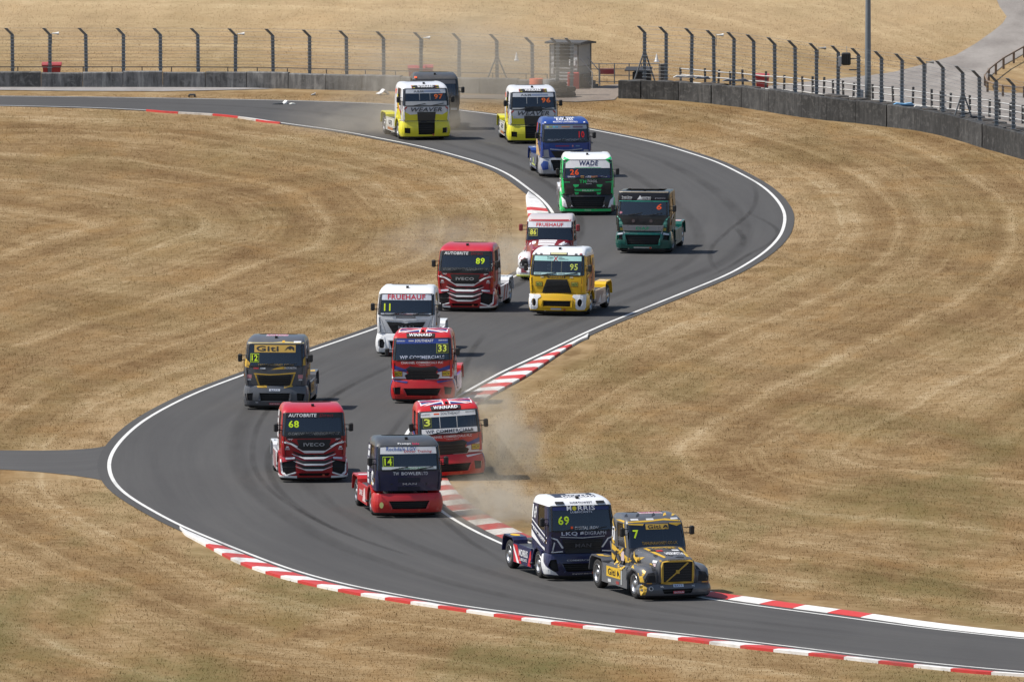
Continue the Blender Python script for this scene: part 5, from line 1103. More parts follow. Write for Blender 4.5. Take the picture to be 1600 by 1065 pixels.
# ---- 11: white
def truck_11():
    w = P_(WHT, 0.3, grime=0.15); DU = [(0.90, 0.34), (1.06, 0.34), (1.12, 0.45), (1.12, 0.62), (1.06, 0.72), (0.92, 0.70), (0.85, 0.56)]
    T = base(634, 558, -5, 'plain white race truck numbered 11 with red lettering over its windscreen', w, w, w, [DU, neg(DU), [(-0.60, 0.34), (0.60, 0.34), (0.70, 0.66), (-0.70, 0.66)]], w, w, w)
    T.rect('sun_strip', -1.05, 1.04, 2.26, 2.50, D((0.62, 0.66, 0.74)), 1); T.text('FRUEHAUF', 0.0, 2.385, 1.50, 0.19, (0.55, 0.03, 0.05), 3, 0, 0.03)
    T.number('11', -0.76, 1.98, 0.26, 0.29, (0.68, 0.82, 0.02)); T.rect('screen_banner', -1.02, 1.0, 1.69, 1.745, D((0.55, 0.58, 0.62)), 1); T.text('MV Commercial', 0.0, 1.72, 0.85, 0.06, (0.25, 0.03, 0.05)); T.text('Service', -0.72, 1.72, 0.34, 0.045, BLK); T.text('Transport', 0.72, 1.72, 0.34, 0.045, BLK)
    T.rect('bonnet_vent', -0.40, 0.38, 1.56, 1.62, D((0.16, 0.16, 0.17)), 1); T.poly('bonnet_line', [(-0.85, 1.48), (0, 1.44), (0.85, 1.48), (0.85, 1.50), (0, 1.46), (-0.85, 1.50)], D((0.35, 0.36, 0.38)), 1, 0.012)
    T.poly('grille', [(-0.52, 0.95), (0.52, 0.95), (0.78, 1.41), (0.18, 1.38), (0, 1.34), (-0.18, 1.38), (-0.78, 1.41)], TRIM, 1, 0.02); T.text('MAN', 0.0, 1.20, 0.62, 0.12, (0.28, 0.28, 0.29), 8, 0, 0.02)
    for z in (1.02, 1.10, 1.29): T.rect('grille_bar', -0.5, 0.5, z, z + 0.018, plain((0.04, 0.04, 0.042), 0.4), 8, 0.012)
    T.poly('badge', [(0.10 * math.cos(a), 1.385 + 0.04 * math.sin(a)) for a in np.linspace(0, 6.28, 11)[:-1]], D(SIL), 8, 0.015)
    T.poly('panel_line', [(0.80, 0.98), (0.815, 0.98), (1.0, 1.5), (0.985, 1.5)], D((0.2, 0.2, 0.21)), 1, 0, 'F', 0.15, (), True); T.poly('duct_trim', [(0.80, 0.28), (1.12, 0.26), (1.20, 0.5), (1.16, 0.82), (0.86, 0.80)], w, 1, 0.012, 'F', 0.12, [DU], True)
    for d, k in (('L', -1), ('R', 1)): T.text('FRUEHAUF', k * 2.9, 0.65, 1.3, 0.2, (0.5, 0.03, 0.05), 3, 0, 0.02, d); T.text('11', k * 1.78, 1.4, 0.36, 0.36, BLK, 3, 0, 0.02, d)
    T.wipers()
truck_11()

# ---- 95: yellow
def truck_95():
    y = P_(YEL); W = P_(WHT); OV = [(0.97 + 0.10 * math.cos(a), 0.56 + 0.165 * math.sin(a)) for a in np.linspace(0, 6.283, 13)[:-1]]; IN = [(-0.60, 0.40), (0.60, 0.40), (0.62, 0.64), (-0.58, 0.64)]
    T = base(869, 494, -12.5, 'yellow race truck numbered 95 with black tapered grille and aqua windscreen strip', y, W, y, [OV, neg(OV), IN], y, P_((0.46, 0.42, 0.42)), y, bumper=dict(z0=0.22))
    T.rect('roof_light', -0.30, 0.06, 2.53, 2.585, D((0.5, 0.48, 0.25)), 2, 0.02); T.rect('roof_light', 0.06, 0.36, 2.53, 2.585, D((0.5, 0.48, 0.25)), 2, 0.02); T.rect('roof_light_bar', -0.34, 0.40, 2.515, 2.60, TRIM, 1, 0.01)
    for x in (-0.95, -0.72, 0.75, 0.95): T.rect('marker_light', x - 0.05, x + 0.05, 2.53, 2.57, D((0.1, 0.1, 0.11)) if x < 0.9 else D((0.3, 0.03, 0.04)), 1, 0.015)
    T.rect('screen_seal', -1.05, 1.05, 2.465, 2.50, TRIM, 1); T.rect('sun_strip', -1.03, 1.03, 2.27, 2.465, D(AQUA), 1); T.text('X', -0.08, 2.365, 0.19, 0.17, (0.45, 0.02, 0.04), 3, 0, 0.03); T.text('Trans', -0.32, 2.41, 0.26, 0.06, BLK); T.text('Project', -0.32, 2.34, 0.22, 0.045, BLK)
    for z, w in ((2.41, .16), (2.365, .26), (2.325, .42)): T.rect('sun_strip_print', 0.03, 0.03 + w, z, z + .02, D((0.1, 0.12, 0.12)), 2)
    T.text('95', 0.70, 2.03, 0.33, 0.26, (0.50, 0.58, 0.10), 3, 0, 0.02); T.rect('screen_banner', -0.98, 0.98, 1.70, 1.80, D((0.40, 0.58, 0.58)), 1)
    for x in (-0.8, -0.3, 0.2, 0.7): T.text('PARTS', x, 1.75, 0.28, 0.045, (0.06, 0.07, 0.08), 3, 0.3)
    for x in (-0.24, 0.18): T.rect('screen_pillar', x - 0.015, x + 0.015, 1.8, 2.27, D((0.10, 0.11, 0.09)), 1)
    T.rect('name_plate', -0.40, 0.36, 1.57, 1.655, D((0.06, 0.04, 0.01)), 1); T.text('WINNERS', 0.0, 1.61, 0.62, 0.06, GOLD, 3)
    T.poly('grille', [(-0.62, 0.97), (0.62, 0.97), (0.44, 1.52), (-0.42, 1.52)], TRIM, 1, 0.03)
    for k in range(9): T.rect('grille_bar', -0.55 + 0.015 * k, 0.55 - 0.015 * k, 1.01 + 0.055 * k, 1.025 + 0.055 * k, plain((0.028, 0.026, 0.024), 0.5), 9, 0.01)
    for m in (1, -1):
        a, b = sorted((m * 0.60, m * 0.90)); T.rect('sponsor_plate', a, b, 1.22, 1.42, D((0.20, 0.03, 0.02)), 2); T.rect('sponsor_plate', a + .02, b - .02, 1.24, 1.40, D((0.38, 0.40, 0.06)), 3); T.text('HCV', (a + b) / 2, 1.32, 0.22, 0.1, (0.03, 0.05, 0.03), 4, 0, 0.03); T.rect('sponsor_badge', m * .62 - .07, m * .62 + .07, 1.585, 1.63, D((0.6, 0.55, 0.4)), 2)
    T.on_bumper('corner_panel', [(0.72, 0.90), (0.66, 0.78), (0.84, 0.70), (0.80, 0.36), (0.88, 0.27), (1.10, 0.27), (1.60, 0.30), (1.60, 0.90)], W, 0.012, 0.02, True) if False else T.poly('corner_panel', [(0.70, 0.89), (0.66, 0.80), (0.80, 0.70), (0.80, 0.34), (0.88, 0.27), (1.14, 0.27), (1.20, 0.40), (1.20, 0.89)], W, 1, 0.012, 'F', 0.12, [OV], True)
    T.rect('number_plate', -0.24, 0.20, 0.265, 0.335, D((0.55, 0.55, 0.62)), 1)
    for d, k in (('L', -1), ('R', 1)):
        T.poly('side_print', [(k * 0.55, 1.0), (k * 1.9, 1.0), (k * 2.0, 1.6), (k * 1.55, 2.2), (k * 1.45, 1.7), (k * 0.8, 1.6)], D((0.45, 0.14, 0.06)), 1, 0, d); T.poly('side_print', [(k * 0.6, 1.05), (k * 1.0, 1.05), (k * 0.95, 1.5), (k * 0.7, 1.55)], D((0.5, 0.42, 0.38)), 2, 0, d); T.poly('side_print', [(k * 1.2, 1.1), (k * 1.5, 1.2), (k * 1.8, 1.9), (k * 1.5, 1.6)], D((0.08, 0.06, 0.05)), 2, 0, d); T.rect('side_print', *sorted((k * 1.72, k * 1.95)), 2.0, 2.3, D((0.2, 0.2, 0.25)), 2, 0, d)
        T.poly('skirt_print', [(k * 2.1, 0.35), (k * 3.0, 0.3), (k * 3.8, 0.8), (k * 2.4, 0.88)], D((0.28, 0.22, 0.22)), 1, 0, d); T.poly('skirt_print', [(k * 2.6, 0.4), (k * 3.2, 0.35), (k * 3.1, 0.7)], D((0.6, 0.6, 0.6)), 2, 0, d)
        T.poly('roof_side_stripe', [(k * 0.5, 2.44), (k * 2.08, 2.44), (k * 2.08, 2.50), (k * 0.5, 2.50)], D(WHT), 1, 0, d)
    T.rect('mudguard_sticker', 0.82, 1.08, 4.5, 4.9, D((0.7, 0.5, 0.3)), 1, 0, 'T'); T.wipers(); return T
T95 = truck_95()

# ---- 6: black and teal
def truck_6():
    k_ = P_(BLK, 0.3); t = P_(TEAL, 0.22); SD = [(0.88, 0.62), (1.16, 0.60), (1.20, 0.80), (0.92, 0.84)]; LG = [(-0.70, 0.40), (0.70, 0.40), (0.78, 0.84), (-0.78, 0.84)]
    T = base(1004, 397, -8, 'black and dark teal race truck numbered 6 with a chrome grille bar', k_, k_, t, [SD, neg(SD), LG], t, P_((0.03, 0.10, 0.09)), t, CAB_BOX, 1.68, 2.34, bumper=dict(z0=0.24, z1=0.96), bars=5)
    T.rect('visor', -1.06, 1.06, 2.31, 2.62, D((0.010, 0.010, 0.016)), 1, 0.02); T.text('Truck Drive', -0.72, 2.47, 0.46, 0.085, WHT, 7, 0, 0.02); T.text('REPAIR', -0.72, 2.39, 0.44, 0.035, WHT, 7); T.text('ASHFORD', 0.14, 2.46, 0.40, 0.07, WHT, 7, 0, 0.03); T.text('REPAIRS', 0.14, 2.385, 0.38, 0.06, WHT, 7, 0, 0.03); T.poly('sponsor_badge', [(-0.28, 2.36), (-0.14, 2.55), (-0.06, 2.44), (-0.06, 2.36)], D(WHT), 7); T.text('greenhous', 0.74, 2.43, 0.46, 0.06, (0.45, 0.45, 0.5), 7)
    T.rect('visor_stripe', -1.06, 1.06, 2.285, 2.305, D((0.05, 0.5, 0.36)), 2, 0.022); MB().tube([(-0.6, 0.7, 2.73), (-0.6, 0.7, 2.79), (0.6, 0.7, 2.79), (0.6, 0.7, 2.73)], 0.02).build('roof_rail', TRIM, T.root)
    T.poly('roof_edge_strip', [(-1.08, 2.675), (1.08, 2.675), (1.08, 2.70), (-1.08, 2.70)], D((0.30, 0.26, 0.20)), 1, 0.01)
    T.text('6', 0.70, 2.06, 0.22, 0.25, ORNG, 3, 0.15, 0.05); T.poly('sponsor_badge', [(-1.0 + 0.09 * math.cos(a), 1.80 + 0.05 * math.sin(a)) for a in np.linspace(0, 6.28, 11)[:-1]], D((0.5, 0.2, 0.25)), 2)
    T.poly('body_panel', [(0.62, 0.97), (1.17, 0.97), (1.17, 1.60), (1.0, 1.56), (0.84, 1.26)], t, 1, 0, 'F', 0.12, (), True); T.poly('body_stripe', [(1.0, 1.50), (1.14, 1.66), (1.15, 1.62), (1.05, 1.48)], D((0.2, 0.55, 0.42)), 2, 0, 'F', 0.12, (), True)
    for x in (-0.42, 0.36): T.poly('front_badge', [(x + 0.075 * math.cos(a), 1.44 + 0.075 * math.sin(a)) for a in np.linspace(0, 6.28, 13)[:-1]], D((0.07, 0.05, 0.05)), 2)
    T.poly('chrome_bar', [(-0.82, 1.02), (0.82, 1.02), (0.88, 1.25), (-0.88, 1.25)], P_((0.42, 0.43, 0.45), 0.25, 0.5), 2, 0.04); T.text('DAF', 0.0, 1.13, 0.58, 0.13, (0.05, 0.45, 0.22), 14, 0, 0.04)
    T.poly('chrome_trim', [(-0.80, 0.90), (0, 0.86), (0.80, 0.90), (0.80, 0.93), (0, 0.90), (-0.80, 0.93)], P_((0.5, 0.5, 0.5), 0.25, 0.5), 2, 0.02); T.poly('chrome_trim', [(0.80, 0.88), (0.835, 0.88), (0.92, 1.27), (0.885, 1.27)], P_((0.5, 0.5, 0.5), 0.25, 0.5), 2, 0.03, 'F', 0.12, (), True)
    T.lamps([(0.88, 0.85), (1.12, 0.82), (1.12, 0.88), (0.90, 0.93)]); T.rect('number_plate', -0.40, 0.40, 0.255, 0.325, D((0.55, 0.55, 0.53)), 1)
    for x in (-1.0, 1.0): T.poly('front_badge', [(x + 0.10 * math.cos(a), 1.30 + 0.12 * math.sin(a)) for a in np.linspace(0, 6.28, 13)[:-1]], D((0.10, 0.30, 0.24)), 2); T.rect('sponsor_plate', x - 0.12, x + 0.12, 1.02, 1.14, D((0.35, 0.28, 0.05)), 2)
    for d, k in (('L', -1), ('R', 1)):
        T.poly('side_print', [(k * 1.5, 1.9), (k * 2.09, 1.9), (k * 2.09, 2.6), (k * 1.2, 2.6)], D((0.30, 0.22, 0.13)), 1, 0, d); T.poly('side_print', [(k * 0.5, 1.0), (k * 2.09, 1.0), (k * 2.09, 1.7), (k * 0.9, 1.4)], D((0.10, 0.13, 0.10)), 1, 0, d); T.poly('side_print', [(k * 0.6, 1.5), (k * 1.2, 1.7), (k * 1.25, 1.65), (k * 0.65, 1.44)], D(WHT), 2, 0, d)
    T.rect('mudguard_sticker', 0.80, 1.10, 4.45, 4.9, D((0.6, 0.35, 0.35)), 1, 0, 'T'); T.wipers()
truck_6()

# ---- 26: green and white
def truck_26():
    g = P_(GREEN); k_ = P_(BLK, 0.35); CN = [(-0.78, 0.42), (0.78, 0.42), (0.92, 0.92), (-0.92, 0.92)]; CN = [(-0.70, 0.40), (0.70, 0.40), (0.78, 0.84), (-0.78, 0.84)]
    T = base(918.5, 337, 2, 'bright green and white race truck numbered 26 with a black grille', g, P_(WHT), k_, [CN], P_(WHT), k_, g, bars=4)
    T.on_bumper('corner_panel', [(1.06, 0.22), (1.84, 0.24), (1.84, 0.90), (1.22, 0.90), (1.02, 0.60)], g, 0.014, 0.02, True)
    T.poly('front_panel', [(-1.10, 0.95), (1.10, 0.95), (1.12, 1.66), (-1.12, 1.66)], k_, 1, 0.012); T.poly('roof_stripe', [(0.80, 2.52), (1.10, 2.52), (1.06, 2.64), (0.98, 2.60)], D(GREEN), 1, 0, 'F', 0.1, (), True)
    T.poly('sun_strip', [(-1.02, 2.14), (1.02, 2.14), (1.02, 2.34), (0.82, 2.49), (-0.82, 2.49), (-1.02, 2.34)], D(WHT), 1); T.poly('sun_strip_trim', [(1.02, 2.36), (1.05, 2.38), (0.86, 2.50), (0.82, 2.50)], D(GREEN), 2, 0, 'F', 0.12, (), True); T.rect('sun_strip_trim', -0.6, 0.6, 2.155, 2.17, D(GREEN), 2)
    T.text('WADE', 0.05, 2.36, 0.86, 0.22, (0.02, 0.025, 0.10), 3, 0.15, 0.02); T.text('COMMERCIALS', 0.15, 2.215, 0.3, 0.03, (0.3, 0.3, 0.35), 3)
    T.number('26', -0.60, 1.96, 0.40, 0.25, ORNG); T.rect('screen_banner', -1.0, 1.0, 1.69, 1.81, D((0.02, 0.025, 0.10)), 1); T.text('GARAGE', -0.74, 1.755, 0.34, 0.06, WHT); T.text('AUTO', 0.02, 1.755, 0.26, 0.08, WHT, 3, 0, 0.03); T.text('PARTS', 0.30, 1.755, 0.28, 0.08, (0.6, 0.25, 0.03), 3, 0, 0.03); T.rect('sponsor_badge', -0.32, -0.16, 1.705, 1.80, D((0.65, 0.35, 0.1)), 2); T.text('YUASA', 0.74, 1.755, 0.30, 0.06, WHT)
    T.text('TM', -0.22, 1.545, 0.32, 0.15, (0.02, 0.5, 0.12), 6, 0, 0.03); T.text('TOOL', 0.20, 1.56, 0.46, 0.12, (0.5, 0.55, 0.52), 6, 0.2, 0.03); T.text('HIRE', 0.05, 1.44, 0.25, 0.035, WHT, 6)
    T.rect('body_stripe', 0.80, 1.10, 1.50, 1.525, D(GREEN), 5, 0, 'F', True); T.poly('grille_stripe', [(0.42, 1.32), (0.58, 1.27), (0.66, 1.36), (0.66, 1.41), (0.40, 1.41)], g, 5, 0.015, 'F', 0.15, (), True); T.poly('grille_stripe', [(-0.58, 1.12), (0, 1.08), (0.58, 1.12), (0.62, 1.20), (-0.62, 1.20)], g, 5, 0.015); T.poly('grille_stripe', [(0.42, 0.97), (0.56, 0.95), (0.60, 1.06), (0.40, 1.06)], g, 5, 0.015, 'F', 0.15, (), True); T.text('MAN', 0.0, 1.145, 0.50, 0.075, (0.62, 0.66, 0.64), 10, 0, 0.02)
    T.poly('corner_panel', [(0.92, 0.36), (1.14, 0.42), (1.18, 0.85), (1.02, 0.70)], D(WHT), 1, 0.01, 'F', 0.12, (), True); T.lamps([(0.62, 0.38), (0.80, 0.38), (0.76, 0.52), (0.70, 0.44)]); T.on_bumper('bumper_lip', [(-1.7, 0.19), (1.7, 0.19), (1.7, 0.28), (0.8, 0.30), (-0.8, 0.30), (-1.7, 0.28)], g, 0.04, 0.06); T.text('WADE', 0.0, 0.255, 0.3, 0.05, WHT, 4)
    for d, k in (('L', -1), ('R', 1)): T.rect('side_panel', *sorted((k * 0.5, k * 2.05)), 1.0, 1.6, D(WHT), 1, 0, d)
    T.wipers()
truck_26()

# ---- 10: blue and silver
def truck_10():
    b_ = P_(BLUE); s_ = P_((0.42, 0.43, 0.46), 0.3, 0.3); SD = [(0.84, 0.40), (1.10, 0.36), (1.18, 0.62), (1.05, 0.80), (0.86, 0.76)]
    T = base(885, 278, 6.5, 'blue race truck numbered 10 with a silver bumper, behind the green truck', b_, b_, s_, [[(-0.62, 0.34), (0.62, 0.34), (0.74, 0.84), (-0.74, 0.84)]], b_, P_((0.10, 0.12, 0.18)), s_, mir=TRIM, bars=4)
    T.text('SCANDIA', 0.0, 1.05, 0.95, 0.35, WHT, 2, 0.2, 0.03, 'T'); T.text('MILLIONS CONTINENTALS', 0.0, 2.60, 1.15, 0.06, WHT, 2); T.text('EXPRESS', 0.0, 2.70, 0.8, 0.09, WHT, 2, 0.2, 0.03)
    for x in (-0.95, 0.9): T.rect('marker_light', x - .04, x + .04, 2.56, 2.60, D(WHT), 1, 0.01)
    T.rect('sun_strip', -1.0, 1.0, 2.28, 2.47, D((0.20, 0.24, 0.30)), 1)
    for x, c in ((-0.85, (0.5, 0.5, 0.2)), (-0.70, (0.2, 0.3, 0.15)), (-0.55, (0.1, 0.4, 0.5)), (-0.42, (0.1, 0.3, 0.5))): T.rect('sponsor_badge', x - .05, x + .05, 2.34, 2.42, D(c), 2)
    T.text('SPONSOR', 0.0, 2.38, 0.4, 0.06, (0.5, 0.15, 0.05)) if False else T.rect('sponsor_badge', -0.2, 0.2, 2.35, 2.41, D((0.40, 0.20, 0.12)), 2); T.rect('sponsor_badge', 0.34, 0.80, 2.34, 2.42, D((0.12, 0.08, 0.12)), 2)
    T.number('10', 0.74, 2.02, 0.27, 0.30, (0.75, 0.02, 0.02)); T.text('MILLIONS CONTINENTALS', 0.0, 1.78, 1.75, 0.09, (0.18, 0.20, 0.24), 3, 0.2)
    T.rect('body_stripe', -0.5, 0.15, 1.47, 1.51, D((0.35, 0.02, 0.05)), 1); T.rect('sponsor_badge', 0.28, 0.34, 1.45, 1.53, D((0.7, 0.3, 0.3)), 2); T.rect('sponsor_badge', 0.45, 0.65, 1.46, 1.52, D((0.12, 0.22, 0.4)), 2)
    T.poly('chrome_strip', [(-0.76, 1.33), (-0.1, 1.27), (0.1, 1.27), (0.76, 1.33), (0.76, 1.37), (0.1, 1.31), (-0.1, 1.31), (-0.76, 1.37)], s_, 2, 0.02); T.poly('grille', [(-0.50, 0.95), (0.50, 0.95), (0.72, 1.26), (-0.72, 1.26)], TRIM, 1, 0.02); T.poly('body_panel', [(0.78, 0.96), (1.1, 0.96), (1.15, 1.30), (0.84, 1.33)], D((0.36, 0.37, 0.40)), 1, 0, 'F', 0.12, (), True)
    T.poly('corner_panel', SD, b_, 1, 0.015, 'F', 0.1, (), True)
    for d, k in (('L', -1), ('R', 1)): T.poly('side_print', [(k * 0.6, 1.0), (k * 2.08, 1.0), (k * 2.08, 2.1), (k * 1.5, 1.6)], D((0.50, 0.34, 0.16)), 1, 0, d); T.rect('side_print', *sorted((k * 1.85, k * 2.08)), 2.1, 2.48, D((0.5, 0.05, 0.05)), 1, 0, d); T.text('W', k * 3.0, 0.62, 0.5, 0.3, (0.5, 0.6, 0.2), 3, 0, 0.03, d); T.rect('skirt_print', *sorted((k * 2.3, k * 3.7)), 0.4, 0.48, D((0.45, 0.5, 0.15)), 1, 0, d)
    T.text('W', -0.95, 4.75, 0.3, 0.4, WHT, 2, 0, 0.03, 'T'); T.wipers()
truck_10()

# ---- 96 and 97: white over yellow
def truck_weaver(px, py, yaw, no, label, dark):
    W = P_((0.66, 0.67, 0.70)); y = P_((0.72, 0.66, 0.03)); SQ = [(0.80, 0.34), (1.08, 0.36), (1.08, 0.62), (0.80, 0.60)]; CT = [(-0.40, 0.28), (0.40, 0.28), (0.42, 0.84), (-0.42, 0.84)]
    T = base(px, py, yaw, label, W, W, y, [SQ, neg(SQ), CT], y, P_((0.55, 0.55, 0.5)), y, bars=4)
    T.rect('name_board', -0.66, 0.68, 2.525, 2.645, TRIM, 1, 0.02); T.text('WINNARD', 0.0, 2.585, 0.80, 0.085, WHT, 8, 0, 0.03)
    for x in (-0.58, 0.60): T.rect('name_board_end', x - .10, x - .03, 2.53, 2.64, D((0.5, 0.10, 0.05)), 7); T.rect('name_board_end', x - .03, x + .07, 2.53, 2.64, D((0.55, 0.50, 0.06)), 7)
    T.rect('sun_strip', -1.03, 1.03, 2.28, 2.49, D((0.56, 0.59, 0.64)), 1); T.text('A&M', -0.36, 2.38, 0.5, 0.095, (0.10, 0.11, 0.13), 3, 0, 0.03); T.rect('sun_strip_print', -0.08, 0.72, 2.34, 2.42, D((0.22, 0.27, 0.40)), 2)
    T.number(no, 0.62, 2.12, 0.44, 0.24, (0.80, 0.16, 0.03))
    for x in (-0.32, 0.20): T.rect('screen_pillar', x - 0.012, x + 0.012, 1.96, 2.28, D((0.35, 0.36, 0.37)), 1)
    T.rect('screen_banner', -1.03, 1.03, 1.685, 1.90 if not dark else 1.76, D((0.42, 0.43, 0.44)), 1)
    T.poly('lower_panel', [(0.42, 0.96), (1.16, 0.96), (1.17, 1.45), (0.80, 1.25), (0.46, 1.28)], D((0.70, 0.64, 0.04)), 1, 0, 'F', 0.12, (), True); T.poly('grille', [(-0.42, 0.96), (0.42, 0.96), (0.46, 1.38), (-0.46, 1.38)], plain((0.05, 0.045, 0.04), 0.6), 1, 0.02)
    T.rect('grille', -0.41, 0.41, 0.83, 0.955, TRIM, 2, 0.012)
    if dark: T.rect('grille', -0.42, 0.42, 1.60, 1.82, TRIM, 2, 0.012); T.rect('lower_panel', -1.0, -0.45, 1.25, 1.37, D((0.55, 0.55, 0.58)), 2)
    T.text('WEAVER', 0.0, 1.50, 1.54, 0.20, (0.07, 0.075, 0.085), 6, 0.25, 0.03); T.poly('body_stripe', [(0.98, 1.66), (1.16, 1.50), (1.17, 1.40), (0.95, 1.60)], D((0.45, 0.05, 0.04)), 2, 0, 'F', 0.12, (), True)
    T.rect('bumper_strip', -1.15, 1.15, 0.885, 0.905, D((0.62, 0.6, 0.15)), 1, 0.01)
    for d, k in (('L', -1), ('R', 1)):
        T.poly('side_print', [(k * 0.5, 1.0), (k * 1.9, 1.0), (k * 1.4, 1.5), (k * 1.55, 2.2), (k * 1.40, 2.2), (k * 0.9, 1.55)], D((0.60, 0.54, 0.03)), 1, 0, d); T.poly('side_print', [(k * 0.45, 1.25), (k * 1.3, 1.6), (k * 1.5, 2.1), (k * 1.45, 2.1), (k * 1.2, 1.68), (k * 0.45, 1.33)], D((0.5, 0.05, 0.03)), 2, 0, d); T.text(no, k * 1.82, 2.3, 0.36, 0.26, ORNG, 3, 0, 0.03, d)
        T.rect('skirt_print', *sorted((k * 2.2, k * 3.9)), 0.55, 0.85, D((0.62, 0.62, 0.6)), 1, 0, d); T.text('GEIS', k * 3.0, 0.7, 0.9, 0.22, BLK, 3, 0, 0.02, d); T.rect('skirt_print', *sorted((k * 2.3, k * 3.7)), 0.34, 0.46, D((0.4, 0.15, 0.05)), 1, 0, d)
    T.wipers()
truck_weaver(667, 219.5, 12, '97', 'white and yellow race truck numbered 97 in the dust, in front of a dark truck', False)
truck_weaver(834, 225.5, 6.5, '96', 'white and yellow race truck numbered 96, partly hidden by the blue truck', True)

# ---- dark truck in the dust
def truck_dark():
    k_ = P_((0.020, 0.020, 0.022), 0.4)
    T = base(681, 204, 4, 'dark grey race truck half hidden in dust behind truck 97', k_, P_((0.05, 0.05, 0.052), 0.5), k_, [INTAKE], k_, k_, k_)
    T.rect('side_panel', -2.0, -1.4, 2.2, 2.46, D(ORNG), 1, 0, 'L') if False else None
    T.rect('sun_strip', -1.0, 1.0, 2.28, 2.48, D((0.10, 0.10, 0.11)), 1); T.rect('grille', -0.6, 0.6, 0.98, 1.45, TRIM, 1, 0.02); T.lamps([(0.75, 1.0), (1.05, 1.0), (1.05, 1.1), (0.75, 1.1)]); T.rect('marker_light', -1.02, -0.9, 2.55, 2.62, D(ORNG), 1, 0.02); T.wipers()
truck_dark()

# ---- bonneted trucks
def bonneted(px, py, yaw, label, body, hood, roof, fend, bump, skirt, grille_frame, mir=None):
    T = Truck(px, py, yaw, label)
    T.cab(CAB_BON, body, roof, 1.58, 2.36, fr=(0, .25, .40, .84, 1), net=False)
    # bonnet: lofted from the grille to the scuttle
    def sec(y, hw, zt, zb, r):
        pts = [(-hw - 0.03, y, zb), (-hw, y, zt - r * 1.6)]
        pts += [(-hw + r * (1 - math.cos(a)), y, zt - r * 1.6 + r * 1.6 * math.sin(a)) for a in np.linspace(0.4, math.pi / 2, 4)]
        pts += [(-hw * 0.3, y, zt + 0.02)]
        return pts + [(-p[0], p[1], p[2]) for p in pts[::-1]]
    h = MB(); rings = [sec(0.10, 0.60, 1.33, 0.62, 0.10), sec(0.16, 0.64, 1.37, 0.60, 0.14), sec(0.6, 0.70, 1.44, 0.60, 0.20), sec(1.2, 0.80, 1.52, 0.60, 0.24), sec(1.7, 0.92, 1.58, 0.60, 0.24), sec(2.06, 0.98, 1.60, 0.60, 0.22)]
    h.loft(rings, True, True); T.solid('bonnet', h, hood, None, True)
    for sd in (-1, 1):                           # flared front wings over the wheels
        f = MB(); R_ = []
        for y, zt, xo in ((0.16, 0.86, 1.06), (0.24, 1.00, 1.15), (0.45, 1.10, 1.21), (0.8, 1.15, 1.235), (1.2, 1.16, 1.235), (1.6, 1.10, 1.22), (1.82, 0.98, 1.20)):
            zb = 0.50 if y < 0.5 else max(0.50, 0.47 + math.sqrt(max(0.0, 0.56 ** 2 - (y - 1.12) ** 2)))
            R_.append([(sd * 0.55, y, min(zb, zt - .04)), (sd * 0.58, y, zt + 0.02), (sd * (xo - 0.25), y, zt), (sd * (xo - 0.10), y, zt - 0.03), (sd * (xo - 0.02), y, zt - 0.11), (sd * xo, y, min(zt - 0.16, zb + .35)), (sd * xo, y, min(zb, zt - .2))])
        f.loft(R_, True, True); T.solid('front_wing', f, fend, None, True)
        T.poly('headlight', [(sd * 0.74, 0.62), (sd * 1.08, 0.62), (sd * 1.12, 0.74), (sd * 1.00, 0.92), (sd * 0.78, 0.95)], NET_INFILL, 1, 0.012)
    T.bumper(bump, 0.17, 0.56, [[(-0.48, 0.24), (0.48, 0.24), (0.55, 0.40), (-0.55, 0.40)]], 1, 1.25, 0.55)
    T.running(axles=(1.12, 4.85), rear_mat=fend, skirt=skirt, arch=None, L=5.6, fender_top=1.08, rim=RIM)
    T.solid('cab_step', MB().box(-1.16, -1.0, 1.9, 3.6, 0.45, 1.0, 0.03).box(1.0, 1.16, 1.9, 3.6, 0.45, 1.0, 0.03), skirt)
    g = T.poly('grille', [(-0.50, 0.62), (0.50, 0.62), (0.52, 1.29), (-0.52, 1.29)], NET_INFILL, 1, 0.012)
    if grille_frame:
        T.poly('grille_frame', [(-0.57, 0.57), (0.57, 0.57), (0.58, 1.335), (-0.58, 1.335)], grille_frame, 3, 0.03, 'F', 0.3, [[(-0.50, 0.63), (0.50, 0.63), (0.51, 1.28), (-0.51, 1.28)]])
        T.poly('grille_diagonal', [(-0.42, 0.64), (-0.36, 0.64), (0.40, 1.25), (0.34, 1.27)], grille_frame, 5, 0.012); T.poly('grille_badge', [(-0.06, 0.90), (0.06, 0.90), (0.06, 1.02), (-0.06, 1.02)], grille_frame, 8, 0.012)
        for k in range(7): T.rect('grille_bar', -0.49, 0.49, 0.69 + 0.085 * k, 0.70 + 0.085 * k, plain((0.03, 0.03, 0.03), 0.5), 4, 0.004)
    T.mirrors(mir, y=2.05, x=1.14, z=2.12, h=0.30); T.doors(2.35, 3.25, 1.0, 2.3)
    return T
